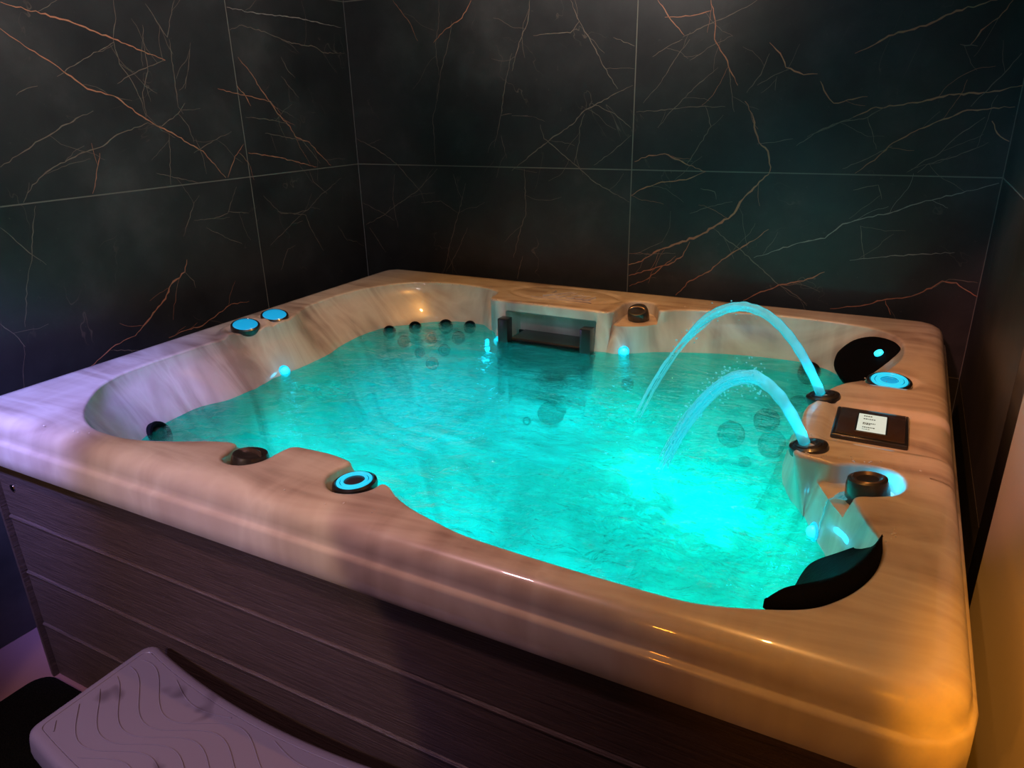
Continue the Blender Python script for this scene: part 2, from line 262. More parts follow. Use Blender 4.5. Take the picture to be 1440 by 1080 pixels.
VEINS = {'l':[('o',2.0,[(0.46,0.91),(0.62,0.882),(0.759,0.842),(0.923,0.791)]),('o',2.0,[(0.443,0.848),(0.528,0.789),(0.605,0.738),(0.644,0.706),(0.723,0.687),(0.815,0.621),(0.92,0.564),(1.008,0.515),(1.087,0.421)]),('g',1.0,[(0.564,0.737),(0.653,0.785),(0.758,0.834)]),('g',1.0,[(0.442,0.689),(0.474,0.706),(0.504,0.712)]),('g',1.5,[(0.356,0.513),(0.419,0.545),(0.474,0.574),(0.558,0.613),(0.648,0.647)]),('g',1.5,[(0.391,0.418),(0.426,0.461),(0.495,0.502),(0.586,0.535),(0.656,0.55),(0.696,0.574),(0.819,0.61)]),('g',1.0,[(0.782,0.946),(0.779,0.899),(0.757,0.842),(0.761,0.775),(0.787,0.737),(0.813,0.667),(0.815,0.621)]),('g',1.0,[(0.864,0.887),(0.856,0.828),(0.853,0.758),(0.82,0.697),(0.819,0.626)]),('g',1.0,[(0.887,0.946),(0.916,0.9),(0.945,0.858),(0.968,0.914),(0.995,0.966)]),('g',1.0,[(0.923,0.791),(0.835,0.763),(0.782,0.742),(0.742,0.721)]),('g',1.0,[(0.95,0.853),(0.945,0.74),(0.94,0.655),(0.955,0.633)]),('g',1.0,[(1.029,0.847),(1.009,0.783),(0.979,0.709)]),('o',1.0,[(0.591,0.42),(0.613,0.463),(0.64,0.531)]),('g',1.0,[(0.889,0.576),(0.86,0.419)]),('g',1.0,[(0.816,0.459),(0.892,0.438),(0.972,0.414)]),('g',1.0,[(0.971,0.511),(1.059,0.546),(1.142,0.572)]),('g',1.0,[(0.988,0.555),(1.004,0.498),(1.007,0.44)]),('o',1.3,[(1.095,0.42),(1.141,0.489),(1.189,0.528)]),('g',1.0,[(0.935,0.634),(0.968,0.595),(0.978,0.544)]),('g',1.2,[(0.819,0.61),(0.867,0.598),(0.935,0.634),(0.969,0.666)]),('w',1.6,[(1.2,0.965),(1.331,0.957),(1.47,0.96),(1.581,0.957),(1.784,0.943)]),('g',1.5,[(1.2,0.895),(1.258,0.915),(1.37,0.898),(1.49,0.87),(1.605,0.866),(1.662,0.846),(1.786,0.849)]),('o',1.7,[(1.219,0.813),(1.262,0.769),(1.315,0.699),(1.372,0.626),(1.428,0.58),(1.45,0.541),(1.524,0.517),(1.568,0.474),(1.634,0.421)]),('o',1.3,[(1.111,0.71),(1.183,0.696),(1.245,0.687),(1.344,0.669),(1.39,0.625)]),('o',1.6,[(1.196,0.722),(1.229,0.687),(1.247,0.654)]),('g',1.0,[(1.215,0.617),(1.315,0.608),(1.429,0.586)]),('g',1.2,[(1.297,0.56),(1.393,0.543),(1.486,0.526),(1.572,0.433)]),('o',1.6,[(1.205,0.497),(1.343,0.473),(1.549,0.421)]),('g',1.0,[(1.426,0.821),(1.454,0.774),(1.487,0.75)]),('g',1.0,[(1.414,0.755),(1.494,0.681)]),('g',1.0,[(0.421,0.406),(0.399,0.35),(0.378,0.275),(0.345,0.202),(0.311,0.088)]),('g',1.0,[(0.316,0.362),(0.364,0.297),(0.41,0.244)]),('g',1.0,[(0.872,0.25),(0.904,0.299),(0.937,0.353),(0.963,0.374)]),('g',1.0,[(0.925,0.296),(1.006,0.291),(1.07,0.3),(1.128,0.386)]),('g',1.0,[(1.072,0.306),(1.167,0.288)]),('g',1.0,[(0.97,0.265),(1.053,0.215),(1.113,0.186)]),('o',3.0,[(0.869,0.173),(0.853,0.134),(0.791,0.104),(0.761,0.063),(0.706,0.028),(0.658,-0.007),(0.628,-0.028)]),('o',1.6,[(0.628,-0.028),(0.557,-0.037),(0.51,-0.058),(0.465,-0.078)]),('g',1.2,[(0.853,0.134),(0.882,0.097),(0.884,0.072)]),('o',1.8,[(0.745,-0.068),(0.811,-0.061),(0.885,-0.063),(0.952,-0.041),(1.022,-0.019),(1.105,-0.028)]),('g',1.0,[(0.536,-0.049),(0.629,-0.077)]),('g',1.0,[(0.251,0.114),(0.279,0.076),(0.297,0.034)]),('g',1.0,[(1.247,0.342),(1.324,0.267),(1.399,0.257),(1.47,0.262),(1.551,0.309),(1.692,0.366)]),('g',1.2,[(1.307,0.276),(1.456,0.243),(1.469,0.199),(1.51,0.127),(1.535,0.086)]),('g',1.0,[(1.248,0.157),(1.33,0.198),(1.46,0.263)]),('g',1.0,[(1.506,0.41),(1.519,0.368),(1.594,0.311)]),('g',1.0,[(1.639,0.174),(1.686,0.106),(1.755,0.087)]),('g',1.0,[(1.284,0.054),(1.336,0.128),(1.377,0.135)])],'b':[('g',1.3,[(-0.184,0.518),(-0.08,0.475),(0.016,0.419),(0.075,0.362),(0.133,0.306),(0.148,0.263)]),('o',1.4,[(0.057,1.027),(0.126,0.949),(0.162,0.878)]),('o',1.8,[(0.409,1.001),(0.367,0.945),(0.286,0.908),(0.235,0.868)]),('g',1.4,[(0.32,0.937),(0.308,0.877),(0.261,0.767),(0.238,0.664),(0.213,0.599),(0.213,0.422)]),('g',1.0,[(0.269,1.012),(0.264,0.94),(0.242,0.855),(0.252,0.754)]),('g',1.3,[(-0.174,0.155),(-0.071,0.201),(-0.01,0.242),(0.106,0.305),(0.22,0.401)]),('g',1.0,[(-0.183,0.25),(-0.071,0.209),(-0.016,0.181)]),('g',1.0,[(0.003,0.375),(-0.017,0.272),(0.0,0.152)]),('g',1.0,[(0.13,0.263),(0.229,0.274),(0.313,0.227)]),('g',1.4,[(0.353,0.348),(0.313,0.227),(0.272,0.122),(0.239,0.015),(0.218,-0.033)]),('g',1.0,[(0.353,0.171),(0.305,0.08),(0.236,-0.024)]),('g',1.0,[(0.296,0.382),(0.317,0.312),(0.333,0.285)]),('g',1.2,[(0.574,0.815),(0.542,0.708),(0.524,0.608),(0.489,0.486)]),('g',1.0,[(0.523,0.602),(0.569,0.608)]),('g',1.0,[(0.521,0.532),(0.543,0.447)]),('g',1.0,[(-0.156,0.143),(-0.078,0.038)]),('g',1.2,[(0.649,0.984),(0.641,0.916),(0.604,0.849),(0.573,0.755)]),('g',1.2,[(0.662,0.869),(0.718,0.872),(0.807,0.87),(0.84,0.904),(0.806,0.972)]),('g',1.4,[(0.84,0.904),(0.895,0.823),(0.936,0.754),(0.987,0.684)]),('g',1.7,[(0.565,0.401),(0.658,0.468),(0.732,0.519),(0.817,0.568),(0.865,0.616),(0.939,0.65),(1.042,0.693)]),('g',1.4,[(0.688,0.569),(0.703,0.519),(0.79,0.457),(0.833,0.426),(0.905,0.37),(0.975,0.334),(1.045,0.301)]),('g',1.0,[(0.865,0.604),(0.845,0.556),(0.846,0.507),(0.826,0.432)]),('g',1.0,[(0.892,0.639),(0.98,0.602),(1.041,0.555)]),('g',1.0,[(0.966,0.847),(1.043,0.816)]),('g',1.0,[(0.904,0.427),(0.984,0.483),(1.042,0.531)]),('g',1.0,[(0.569,0.601),(0.637,0.601)]),('g',1.3,[(0.619,0.409),(0.624,0.241),(0.6,0.185),(0.565,0.062)]),('g',1.2,[(0.606,0.072),(0.58,-0.024)]),('o',2.0,[(1.059,0.442),(1.11,0.464),(1.167,0.47),(1.231,0.444),(1.313,0.413)]),('o',2.0,[(1.05,0.324),(1.096,0.351),(1.16,0.375),(1.248,0.385),(1.313,0.413)]),('o',1.7,[(1.116,0.949),(1.154,0.9),(1.192,0.861),(1.211,0.839)]),('o',1.6,[(1.143,0.897),(1.225,0.895),(1.293,0.906)]),('g',1.3,[(1.206,0.834),(1.262,0.857),(1.339,0.883),(1.402,0.908),(1.433,0.926)]),('o',1.8,[(1.29,0.936),(1.309,0.874),(1.31,0.823),(1.349,0.769),(1.376,0.716),(1.396,0.683)]),('o',2.4,[(1.423,0.635),(1.449,0.597),(1.465,0.542),(1.479,0.509),(1.51,0.482),(1.524,0.432),(1.52,0.409)]),('o',4.0,[(1.52,0.409),(1.487,0.374),(1.445,0.327),(1.42,0.278),(1.381,0.246),(1.352,0.226),(1.299,0.192),(1.211,0.155),(1.147,0.125),(1.101,0.089),(1.051,0.072)]),('g',1.0,[(1.107,0.78),(1.16,0.81),(1.206,0.829)]),('g',1.0,[(1.058,0.607),(1.159,0.612),(1.256,0.621),(1.361,0.62)]),('g',1.0,[(1.082,0.636),(1.142,0.702),(1.197,0.787),(1.23,0.827)]),('g',1.0,[(1.137,0.555),(1.184,0.611),(1.263,0.687),(1.329,0.739)]),('g',1.0,[(1.366,0.83),(1.301,0.803),(1.234,0.764)]),('g',1.0,[(1.363,0.737),(1.382,0.641),(1.392,0.603)]),('g',1.3,[(1.426,0.661),(1.465,0.713),(1.485,0.773)]),('g',1.0,[(1.457,0.682),(1.508,0.711),(1.549,0.725)]),('g',1.0,[(1.514,0.706),(1.513,0.664)]),('o',2.0,[(1.482,0.804),(1.517,0.772),(1.538,0.731),(1.593,0.708),(1.634,0.709)]),('o',2.0,[(1.644,0.688),(1.666,0.65),(1.69,0.624),(1.782,0.641)]),('g',1.0,[(1.474,0.504),(1.529,0.509),(1.583,0.52)]),('g',1.2,[(1.244,0.433),(1.277,0.485),(1.32,0.559),(1.297,0.621)]),('g',1.5,[(1.596,0.499),(1.644,0.536),(1.694,0.557),(1.751,0.583)]),('o',2.6,[(1.751,0.583),(1.797,0.607),(1.882,0.616),(1.953,0.629),(1.996,0.642),(2.092,0.645),(2.169,0.661)]),('g',1.3,[(1.625,0.526),(1.693,0.562),(1.791,0.582),(1.835,0.612)]),('o',2.0,[(1.778,0.418),(1.828,0.458),(1.861,0.5),(1.913,0.536),(1.981,0.57),(2.048,0.599),(2.162,0.606)]),('g',1.2,[(1.741,0.431),(1.798,0.458),(1.871,0.5)]),('g',1.4,[(1.921,0.424),(1.963,0.46),(1.989,0.471),(2.049,0.541),(2.095,0.579)]),('g',1.2,[(1.95,0.424),(1.974,0.45),(2.043,0.472),(2.116,0.511)]),('g',1.4,[(2.055,0.608),(2.09,0.654),(2.13,0.708),(2.151,0.743)]),('o',2.8,[(1.731,0.762),(1.772,0.779),(1.815,0.805),(1.851,0.813),(1.92,0.832),(1.976,0.859),(2.069,0.879)]),('o',1.8,[(2.106,0.876),(2.081,0.835),(2.045,0.806),(2.026,0.771)]),('g',1.3,[(2.0,0.773),(2.044,0.766)]),('o',2.2,[(2.114,0.569),(2.133,0.536),(2.166,0.514)]),('g',1.0,[(1.791,0.582),(1.828,0.49)]),('g',1.6,[(1.352,0.226),(1.411,0.181),(1.449,0.159),(1.513,0.108),(1.59,0.047),(1.651,0.015),(1.689,-0.018)]),('o',2.2,[(1.053,0.031),(1.123,0.057),(1.202,0.084),(1.253,0.12),(1.275,0.172)]),('o',1.8,[(1.057,-0.009),(1.125,0.024),(1.189,0.083),(1.227,0.118)]),('o',2.2,[(1.236,-0.026),(1.284,0.032),(1.358,0.077),(1.392,0.117),(1.449,0.159),(1.504,0.199),(1.538,0.231)]),('g',1.0,[(1.073,0.113),(1.178,0.168)]),('g',1.2,[(1.08,0.114),(1.226,0.128)]),('g',1.0,[(1.268,0.271),(1.34,0.299),(1.411,0.317)]),('g',1.0,[(1.299,0.357),(1.349,0.347),(1.356,0.323)]),('w',1.8,[(1.499,0.132),(1.566,0.161),(1.631,0.189),(1.717,0.212),(1.764,0.261),(1.833,0.286),(1.891,0.3),(1.973,0.336),(2.062,0.365),(2.163,0.399)]),('w',1.4,[(1.8,0.146),(1.891,0.164),(1.989,0.179),(2.087,0.192)]),('g',1.0,[(1.816,0.258),(1.841,0.152)]),('o',2.2,[(1.478,-0.021),(1.534,0.016),(1.602,0.048),(1.668,0.066),(1.73,0.102)]),('o',2.2,[(1.762,-0.02),(1.852,-0.001),(1.912,0.024),(1.981,0.042),(2.044,0.077),(2.069,0.102),(2.108,0.1),(2.171,0.062)]),('g',1.0,[(2.044,0.077),(2.087,0.109),(2.163,0.105)]),('o',1.3,[(1.922,0.025),(1.944,-0.02)]),('g',1.0,[(1.78,0.367),(1.849,0.385),(1.865,0.342)])]}
PBR = [(1.819,1.422,-.095),(1.815,1.472,-.074),(1.826,1.499,-.056),(1.856,1.518,-.031),(1.898,1.509,-.012),(1.939,1.476,-.003),(1.971,1.433,-.003),(1.986,1.385,-.016),(1.977,1.364,-.033),(1.944,1.344,-.061),(1.927,1.324,-.080),(1.897,1.325,-.095),(1.86,1.345,-.106)]
LEDS = [((0.295, 0.774, -0.123), (0.84, -0.11, 0.53)), ((1.186, 1.397, -0.125), (0.56, -0.81, 0.17)), ((0.723, 1.378, -0.146), (-0.65, -0.76, 0.1)), ((1.873, 0.534, -0.126), (-0.9, -0.41, 0.11))]
JETS = [((0.29, 1.32, -0.149), (0.77, -0.51, 0.39), 0.0245), ((0.353, 1.397, -0.146), (0.68, -0.62, 0.39), 0.0247), ((0.445, 1.469, -0.149), (0.41, -0.83, 0.37), 0.0275), ((0.538, 1.495, -0.147), (0.08, -0.95, 0.31), 0.0245), ((0.332, 1.347, -0.188), (0.69, -0.61, 0.39), 0.0232), ((0.406, 1.425, -0.188), (0.6, -0.7, 0.38), 0.0233), ((0.498, 1.473, -0.189), (0.25, -0.9, 0.34), 0.026), ((0.382, 1.374, -0.235), (0.66, -0.66, 0.36), 0.0205), ((0.455, 1.435, -0.233), (0.46, -0.8, 0.39), 0.0233), ((0.425, 1.392, -0.277), (0.58, -0.72, 0.38), 0.0246), ((0.299, 0.314, -0.15), (0.88, 0.3, 0.38), 0.0394), ((1.748, 1.519, -0.156), (-0.36, -0.85, 0.39), 0.0358), ((1.542, 1.459, -0.381), (0.02, -0.92, 0.39), 0.0438), ((1.645, 1.476, -0.32), (-0.19, -0.9, 0.38), 0.041), ((1.673, 1.438, -0.38), (-0.36, -0.8, 0.49), 0.0456), ((1.732, 1.475, -0.257), (-0.46, -0.77, 0.44), 0.0381), ((1.605, 1.385, -0.434), (-0.17, -0.34, 0.93), 0.0191), ((0.957, 1.33, -0.357), (0.0, -0.41, 0.91), 0.0495), ((0.871, 1.312, -0.401), (-0.09, -0.95, 0.31), 0.0151), ((1.205, 1.389, -0.234), (0.59, -0.8, 0.14), 0.0215), ((0.997, 1.48, -0.289), (0.0, -0.41, 0.91), 0.0281)]
UWL = []
# ------------------------------------------------------------------ room
XL, YB, XR, ZC, ZF = -.188, 1.809, 2.17, 1.62, -.80
YF = -2.6
ZG = .414   # tile joint height; courses are .62 m

def wall_tiles(name, axis, pos, sgn, joints, zj, veins):
    """tiled wall in the plane axis=pos; tile faces stand 3 mm proud of the grout"""
    bm = bmesh.new()
    def P(u, z, d): return (pos + sgn * d, u, z) if axis == 'x' else (u, pos + sgn * d, z)
    th = .06
    def slab(u0, u1, z0, z1, d0, d1, mi, bev=0):
        a = P(u0, z0, d0); b = P(u1, z1, d1)
        add_box(bm, min(a[0], b[0]), max(a[0], b[0]), min(a[1], b[1]), max(a[1], b[1]), z0, z1, bev, 1, mi)
    slab(joints[0], joints[-1], zj[0], zj[-1], -th, -.0008, 1)
    g = .0019
    for u0, u1 in zip(joints, joints[1:]):
        for z0, z1 in zip(zj, zj[1:]):
            slab(u0 + g, u1 - g, z0 + g, z1 - g, -.004, 0, 0)
    rnd = random.Random(3); extra = []
    for k, w, pts in veins:
        for a, b in zip(pts, pts[1:]):
            if rnd.random() < .36 and math.dist(a, b) > .04:
                t = rnd.random(); p = (a[0] + (b[0] - a[0]) * t, a[1] + (b[1] - a[1]) * t); an = math.atan2(b[1] - a[1], b[0] - a[0]) + rnd.choice((-1, 1)) * rnd.uniform(.3, 1.0)
                run = [p]
                for _ in range(rnd.randint(2, 4)):
                    L = rnd.uniform(.015, .05); an += rnd.uniform(-.4, .4); p = (p[0] + L * math.cos(an), p[1] + L * math.sin(an)); run.append(p)
                if all(joints[0] + .01 < q[0] < joints[-1] - .01 for q in run): extra.append((k if rnd.random() < .4 else 'g', .38, run))
    for k, w, pts in list(veins) + extra:
        mi = {'o': 2, 'g': 3, 'w': 4}[k]
        # break the traced run into a jagged natural line
        fine = [Vector(pts[0])]
        for a, b in zip(pts, pts[1:]):
            a, b = Vector(a), Vector(b); L = (b - a).length; n = max(2, int(L / .012))
            nr = Vector((-(b - a).y, (b - a).x)) / max(L, 1e-6)
            for i in range(1, n + 1):
                t = i / n; j = 0 if i == n else rnd.uniform(-1, 1) * .0016 * (1 + .3 * w)
                fine.append(a.lerp(b, t) + nr * j)
        N_ = len(fine); prev = None
        for i, p in enumerate(fine):
            d = fine[min(i + 1, N_ - 1)] - fine[max(i - 1, 0)]
            if d.length < 1e-6: continue
            nr = Vector((-d.y, d.x)).normalized()
            fade = min(1, .35 + 3 * min(i, N_ - 1 - i) / N_)
            hw = .00068 * w * fade * rnd.uniform(.45, 1.5) + .0003
            a, b = p + nr * hw, p - nr * hw
            cur = (bm.verts.new(P(a.x, a.y, .0006)), bm.verts.new(P(b.x, b.y, .0006)))
            if prev: bm.faces.new((prev[0], cur[0], cur[1], prev[1])).material_index = mi
            prev = cur
    o = from_bm(name, bm, [M['tile'], M['grout'], M['vein_o'], M['vein_g'], M['vein_w']], smooth=False)
    return tag(o, kind='structure')

zj = [ZF, ZG - 1.24 + .62, ZG, ZG + .62, ZC]
zj = [ZF, ZG - .62, ZG, ZG + .625, ZC]
wall_tiles('wall_left', 'x', XL, 1, [YF, -.003 - 1.2, -.003, 1.197, YB], zj, VEINS['l'])
wall_tiles('wall_back', 'y', YB, -1, [XL, 1.049, XR], zj, VEINS['b'])
wall_tiles('wall_right', 'x', XR, -1, [.835, YB], zj,
           [('w', 1.2, [(1.70, .34), (1.66, .25), (1.62, .12)]), ('g', 1, [(1.5, .30), (1.42, .1), (1.40, -.1)]), ('g', 1, [(1.3, .5), (1.2, .3), (1.22, .1)])])
bm = bmesh.new(); add_box(bm, XR, XR + .06, .72, .835, ZF, ZC)
tag(from_bm('trim_1', bm, M['black'], smooth=False), kind='structure')
bm = bmesh.new(); add_box(bm, XR, XR + .06, YF, .72, ZF, ZC)
tag(from_bm('wall_front_right', bm, M['plaster'], smooth=False), kind='structure')
bm = bmesh.new(); add_box(bm, XL - .06, XR + .06, YF, YB + .06, ZF - .06, ZF)
tag(from_bm('floor', bm, M['floor'], smooth=False), kind='structure')
bm = bmesh.new(); add_box(bm, XL - .06, XR + .06, YF, YB + .06, ZC, ZC + .06)
tag(from_bm('ceiling', bm, M['ceil'], smooth=False), kind='structure')

# ------------------------------------------------------------------ hot tub shell
W, D = 2.1, 1.73
ZW = -.135     # water level
# deck edge | edge without pockets | waterline (None = derived)
ROWS = [
 (.382,.096), (.319,.134), (.251,.197), (.206,.253), (.179,.32), (.172,.377), (.170,.43), (.170,.49), (.172,.564), (.180,.636), (.190,.69),
 (.222,.767), (.236,.85), (.222,.925), (.178,.985), (.150,1.05), (.140,1.15), (.145,1.25), (.165,1.34), (.20,1.42), (.25,1.485), (.32,1.53), (.42,1.555),
 (.53,1.55), (.62,1.53), (.655,1.505), (.668,1.46), (.674,1.42), (.70,1.402), (.735,1.40), (.745,1.40), (.755,1.40), (.85,1.40), (.95,1.40), (1.05,1.40), (1.076,1.40), (1.086,1.40), (1.096,1.40), (1.125,1.404),
 (1.136,1.42), (1.138,1.45), (1.136,1.50, 1.145,1.43), (1.142,1.55, 1.155,1.42), (1.165,1.578, 1.17,1.42), (1.21,1.58, 1.195,1.425), (1.24,1.555, 1.22,1.435), (1.258,1.515, 1.245,1.455), (1.275,1.49),
 (1.31,1.515), (1.36,1.54), (1.425,1.555), (1.53,1.575), (1.64,1.583), (1.75,1.58), (1.85,1.565), (1.913,1.54), (1.955,1.50), (1.979,1.445), (1.987,1.36), (1.98,1.28), (1.962,1.21), (1.935,1.13),
 (1.90,1.075), (1.867,1.04), (1.84,.99), (1.831,.95), (1.82,.90), (1.806,.86), (1.803,.80), (1.812,.73), (1.818,.68), (1.812,.63), (1.812,.60), (1.835,.59), (1.865,.585),
 (1.885,.58, 1.872,.57), (1.92,.597, 1.876,.56), (1.958,.602, 1.882,.545), (1.985,.597, 1.887,.535), (2.0,.578, 1.891,.525), (2.006,.544, 1.896,.515), (1.992,.508, 1.903,.50), (1.96,.485, 1.912,.485), (1.928,.468, 1.922,.466),
 (1.935,.44), (1.955,.39), (1.975,.345), (1.981,.31), (1.972,.249), (1.948,.188), (1.916,.141), (1.889,.118), (1.843,.096), (1.779,.073), (1.741,.066), (1.68,.064), (1.59,.064), (1.491,.066), (1.382,.073), (1.313,.089), (1.263,.103), (1.215,.125), (1.175,.152),
 (1.160,.150, 1.165,.158), (1.158,.125, 1.150,.168), (1.140,.100, 1.135,.175), (1.107,.088, 1.12,.182), (1.075,.100, 1.10,.187), (1.052,.130, 1.085,.191), (1.052,.168, 1.072,.194), (1.058,.192),
 (1.035,.20), (.997,.205), (.94,.203), (.902,.196),
 (.894,.165, .885,.19), (.892,.120, .872,.186), (.872,.092, .858,.182), (.845,.084, .843,.178), (.82,.088, .826,.173), (.804,.105, .811,.168), (.796,.135, .797,.162), (.785,.157),
 (.731,.144), (.66,.11), (.591,.083), (.53,.072), (.446,.075)]
QL = [(.36,.20), (.32,.25), (.29,.32), (.274,.40), (.274,.474), (.305,.544), (.312,.635), (.301,.741), (.306,.822), (.301,.972), (.270,1.074), (.263,1.209), (.273,1.302), (.331,1.379), (.409,1.455), (.495,1.493), (.60,1.50), (.645,1.49),
      (.668,1.43), (.69,1.385), (.74,1.38), (1.09,1.38), (1.125,1.385), (1.16,1.38), (1.232,1.428), (1.33,1.48), (1.443,1.523), (1.59,1.543), (1.711,1.54), (1.80,1.50), (1.85,1.43), (1.862,1.35), (1.855,1.25), (1.84,1.15), (1.80,1.05), (1.77,.98),
      (1.772,.9), (1.775,.8), (1.785,.73), (1.803,.675), (1.829,.624), (1.857,.564), (1.883,.509), (1.903,.46), (1.912,.40), (1.912,.33), (1.90,.26), (1.868,.20), (1.81,.155), (1.7,.135), (1.5,.135), (1.38,.145), (1.27,.175), (1.15,.22), (1.0,.26), (.85,.24), (.74,.21), (.6,.165), (.5,.155), (.42,.165)]
CEN = np.array([1.05, .82])

def catmull(pts, n):
    """closed centripetal-ish resample of an (k,d) control loop, n samples, even in the length of the first two columns"""
    p = np.array(pts, float); k = len(p); out = []
    for i in range(k):
        a, b, c, d = p[i - 1], p[i], p[(i + 1) % k], p[(i + 2) % k]
        L = np.hypot(*(c - b)[:2])
        m1 = (c - a) * (L / max(np.hypot(*(c - a)[:2]), L) ) * .95; m2 = (d - b) * (L / max(np.hypot(*(d - b)[:2]), L)) * .95
        for t in np.linspace(0, 1, 24, endpoint=False):
            h = (2*t**3-3*t**2+1) * b + (t**3-2*t**2+t) * m1 + (-2*t**3+3*t**2) * c + (t**3-t**2) * m2
            out.append(h)
    out = np.array(out); seg = np.hypot(*(np.roll(out, -1, 0) - out)[:, :2].T)
    s = np.concatenate([[0], np.cumsum(seg)]); ext = np.vstack([out, out[:1]])
    t = np.linspace(0, s[-1], n, endpoint=False)
    return np.array([np.interp(t, s, ext[:, j]) for j in range(ext.shape[1])]).T

N = 1200
rows = [(r[0], r[1], r[2], r[3]) if len(r) == 4 else (r[0], r[1], r[0], r[1]) for r in ROWS]
PB = catmull(rows, N); P2, B2 = PB[:, :2], PB[:, 2:]
def smooth_loop(a, k):
    n = len(a); e = np.concatenate([a[-k:] , a, a[:k]]); ker = np.hanning(2 * k + 1); ker /= ker.sum()
    return np.array([np.convolve(e[:, j], ker, 'valid') for j in range(a.shape[1])]).T
P2 = smooth_loop(P2, 3)
notch = np.hypot(*(P2 - B2).T) > .006

def seg_closed(loop, q):
    """nearest param matching by angle about the centre"""
Qd = catmull(QL, 1200)
# pair the pocketless edge with the waterline by arc fraction between matching angles
angB = np.unwrap(np.arctan2(B2[:, 1] - CEN[1], B2[:, 0] - CEN[0])); angQ = np.arctan2(Qd[:, 1] - CEN[1], Qd[:, 0] - CEN[0])
def smooth_loop(a, k):
    n = len(a); e = np.concatenate([a[-k:] , a, a[:k]]); ker = np.hanning(2 * k + 1); ker /= ker.sum()
    return np.array([np.convolve(e[:, j], ker, 'valid') for j in range(a.shape[1])]).T
def near_by_angle(ang, loop, angL):
    o = np.argsort(angL); A = angL[o]; Ls = loop[o]
    A = np.concatenate([A - 2 * PI, A, A + 2 * PI]); Ls = np.vstack([Ls, Ls, Ls])
    a = (ang + PI) % (2 * PI) - PI
    return np.array([np.interp(a, A, Ls[:, 0]), np.interp(a, A, Ls[:, 1])]).T
Q2 = smooth_loop(near_by_angle(angB, Qd, angQ), 5)

def rrect(ang, off, rc=.085):
    """outer outline (rounded rectangle grown by off) hit by a ray from the centre"""
    out = []
    x0, x1, y0, y1 = -off, W + off, -off, D + off; r = max(rc + off, .004)
    poly = []
    for cx, cy, a0 in ((x1 - r, y1 - r, 0), (x0 + r, y1 - r, 90), (x0 + r, y0 + r, 180), (x1 - r, y0 + r, 270)):
        for t in np.linspace(a0, a0 + 90, 24): poly.append((cx + r * math.cos(math.radians(t)), cy + r * math.sin(math.radians(t))))
    poly = np.array(poly); dense = []
    for a, b in zip(poly, np.roll(poly, -1, 0)):
        for t in np.linspace(0, 1, 30, endpoint=False): dense.append(a + (b - a) * t)
    dense = np.array(dense); ap = np.arctan2(dense[:, 1] - CEN[1], dense[:, 0] - CEN[0])
    return near_by_angle(ang, dense, ap)
# outer rim: nearest point of the outline, spread out evenly round the corners
def dense_rr(off, rc=.085):
    x0, x1, y0, y1 = -off, W + off, -off, D + off; r = max(rc + off, .004); poly = []
    for cx, cy, a0 in ((x1 - r, y1 - r, 0), (x0 + r, y1 - r, 90), (x0 + r, y0 + r, 180), (x1 - r, y0 + r, 270)):
        for t in np.linspace(a0, a0 + 90, 24): poly.append((cx + r * math.cos(math.radians(t)), cy + r * math.sin(math.radians(t))))
    poly = np.array(poly)
    # 4 sides + 4 arcs, each sampled by the same fractions so that every offset ring matches
    d = []
    for i in range(len(poly)):
        a, b = poly[i], poly[(i + 1) % len(poly)]; n = 3 if i % 24 != 23 else 400
        for t in np.linspace(0, 1, n, endpoint=False): d.append(a + (b - a) * t)
    return np.array(d)
D0 = dense_rr(-.05); nD = len(D0)
s_ = np.array([int(np.hypot(D0[:, 0] - p[0], D0[:, 1] - p[1]).argmin()) for p in P2], float)
arc0 = np.concatenate([[0], np.cumsum(np.hypot(*(np.roll(D0, -1, 0) - D0).T))]); per = arc0[-1]
sa = np.interp(s_, np.arange(nD + 1), arc0)
dirn = -1 if np.median(np.diff(sa)[np.abs(np.diff(sa)) < .5]) < 0 else 1
sa = np.unwrap(sa / per * 2 * PI) / (2 * PI) * per
lin = sa[0] + dirn * per * np.arange(N) / N
dv = (sa - lin)[:, None]
sa = lin + smooth_loop(smooth_loop(dv, 14), 10)[:, 0]
sa_i = np.interp(sa % per, arc0, np.arange(nD + 1))
def rrect_s(off):
    d = dense_rr(off); d = np.vstack([d, d[:1]])
    return np.array([np.interp(sa_i, np.arange(nD + 1), d[:, j]) for j in (0, 1)]).T
angO = angB[0] + np.sign(angB[-1] - angB[0]) * 2 * PI * np.arange(N) / N

def sstep(a, b, x): t = np.clip((x - a) / (b - a), 0, 1); return t * t * (3 - 2 * t)
def deck_z(x, y):
    """relief of the flat rim: console band, cup pocket, button ridge"""
    z = np.zeros_like(x)
    band = sstep(.688, .700, y) * (1 - sstep(.892, .912, y)) * sstep(1.84, 1.87, x)
    z -= .013 * band
    d = np.hypot((x - 1.962), (y - 1.10)); z -= .014 * (1 - sstep(.052, .064, d)) * sstep(1.05, 1.07, y)
    for by in (.752, .875):                      # ridge round the two left buttons
        d = np.hypot(x - .175, (y - by) * .92); z += .012 * sstep(.080, .066, d) * (1 - sstep(.054, .046, d) * .6)
    z -= .006 * np.exp(-((np.hypot((x - .9) / .205, (y - 1.56) / .095) - 1) / .05) ** 2)   # oval groove round the emblem
    z += .0025 * sstep(-.2, .3, np.sin(x * 3) ) * 0
    return z

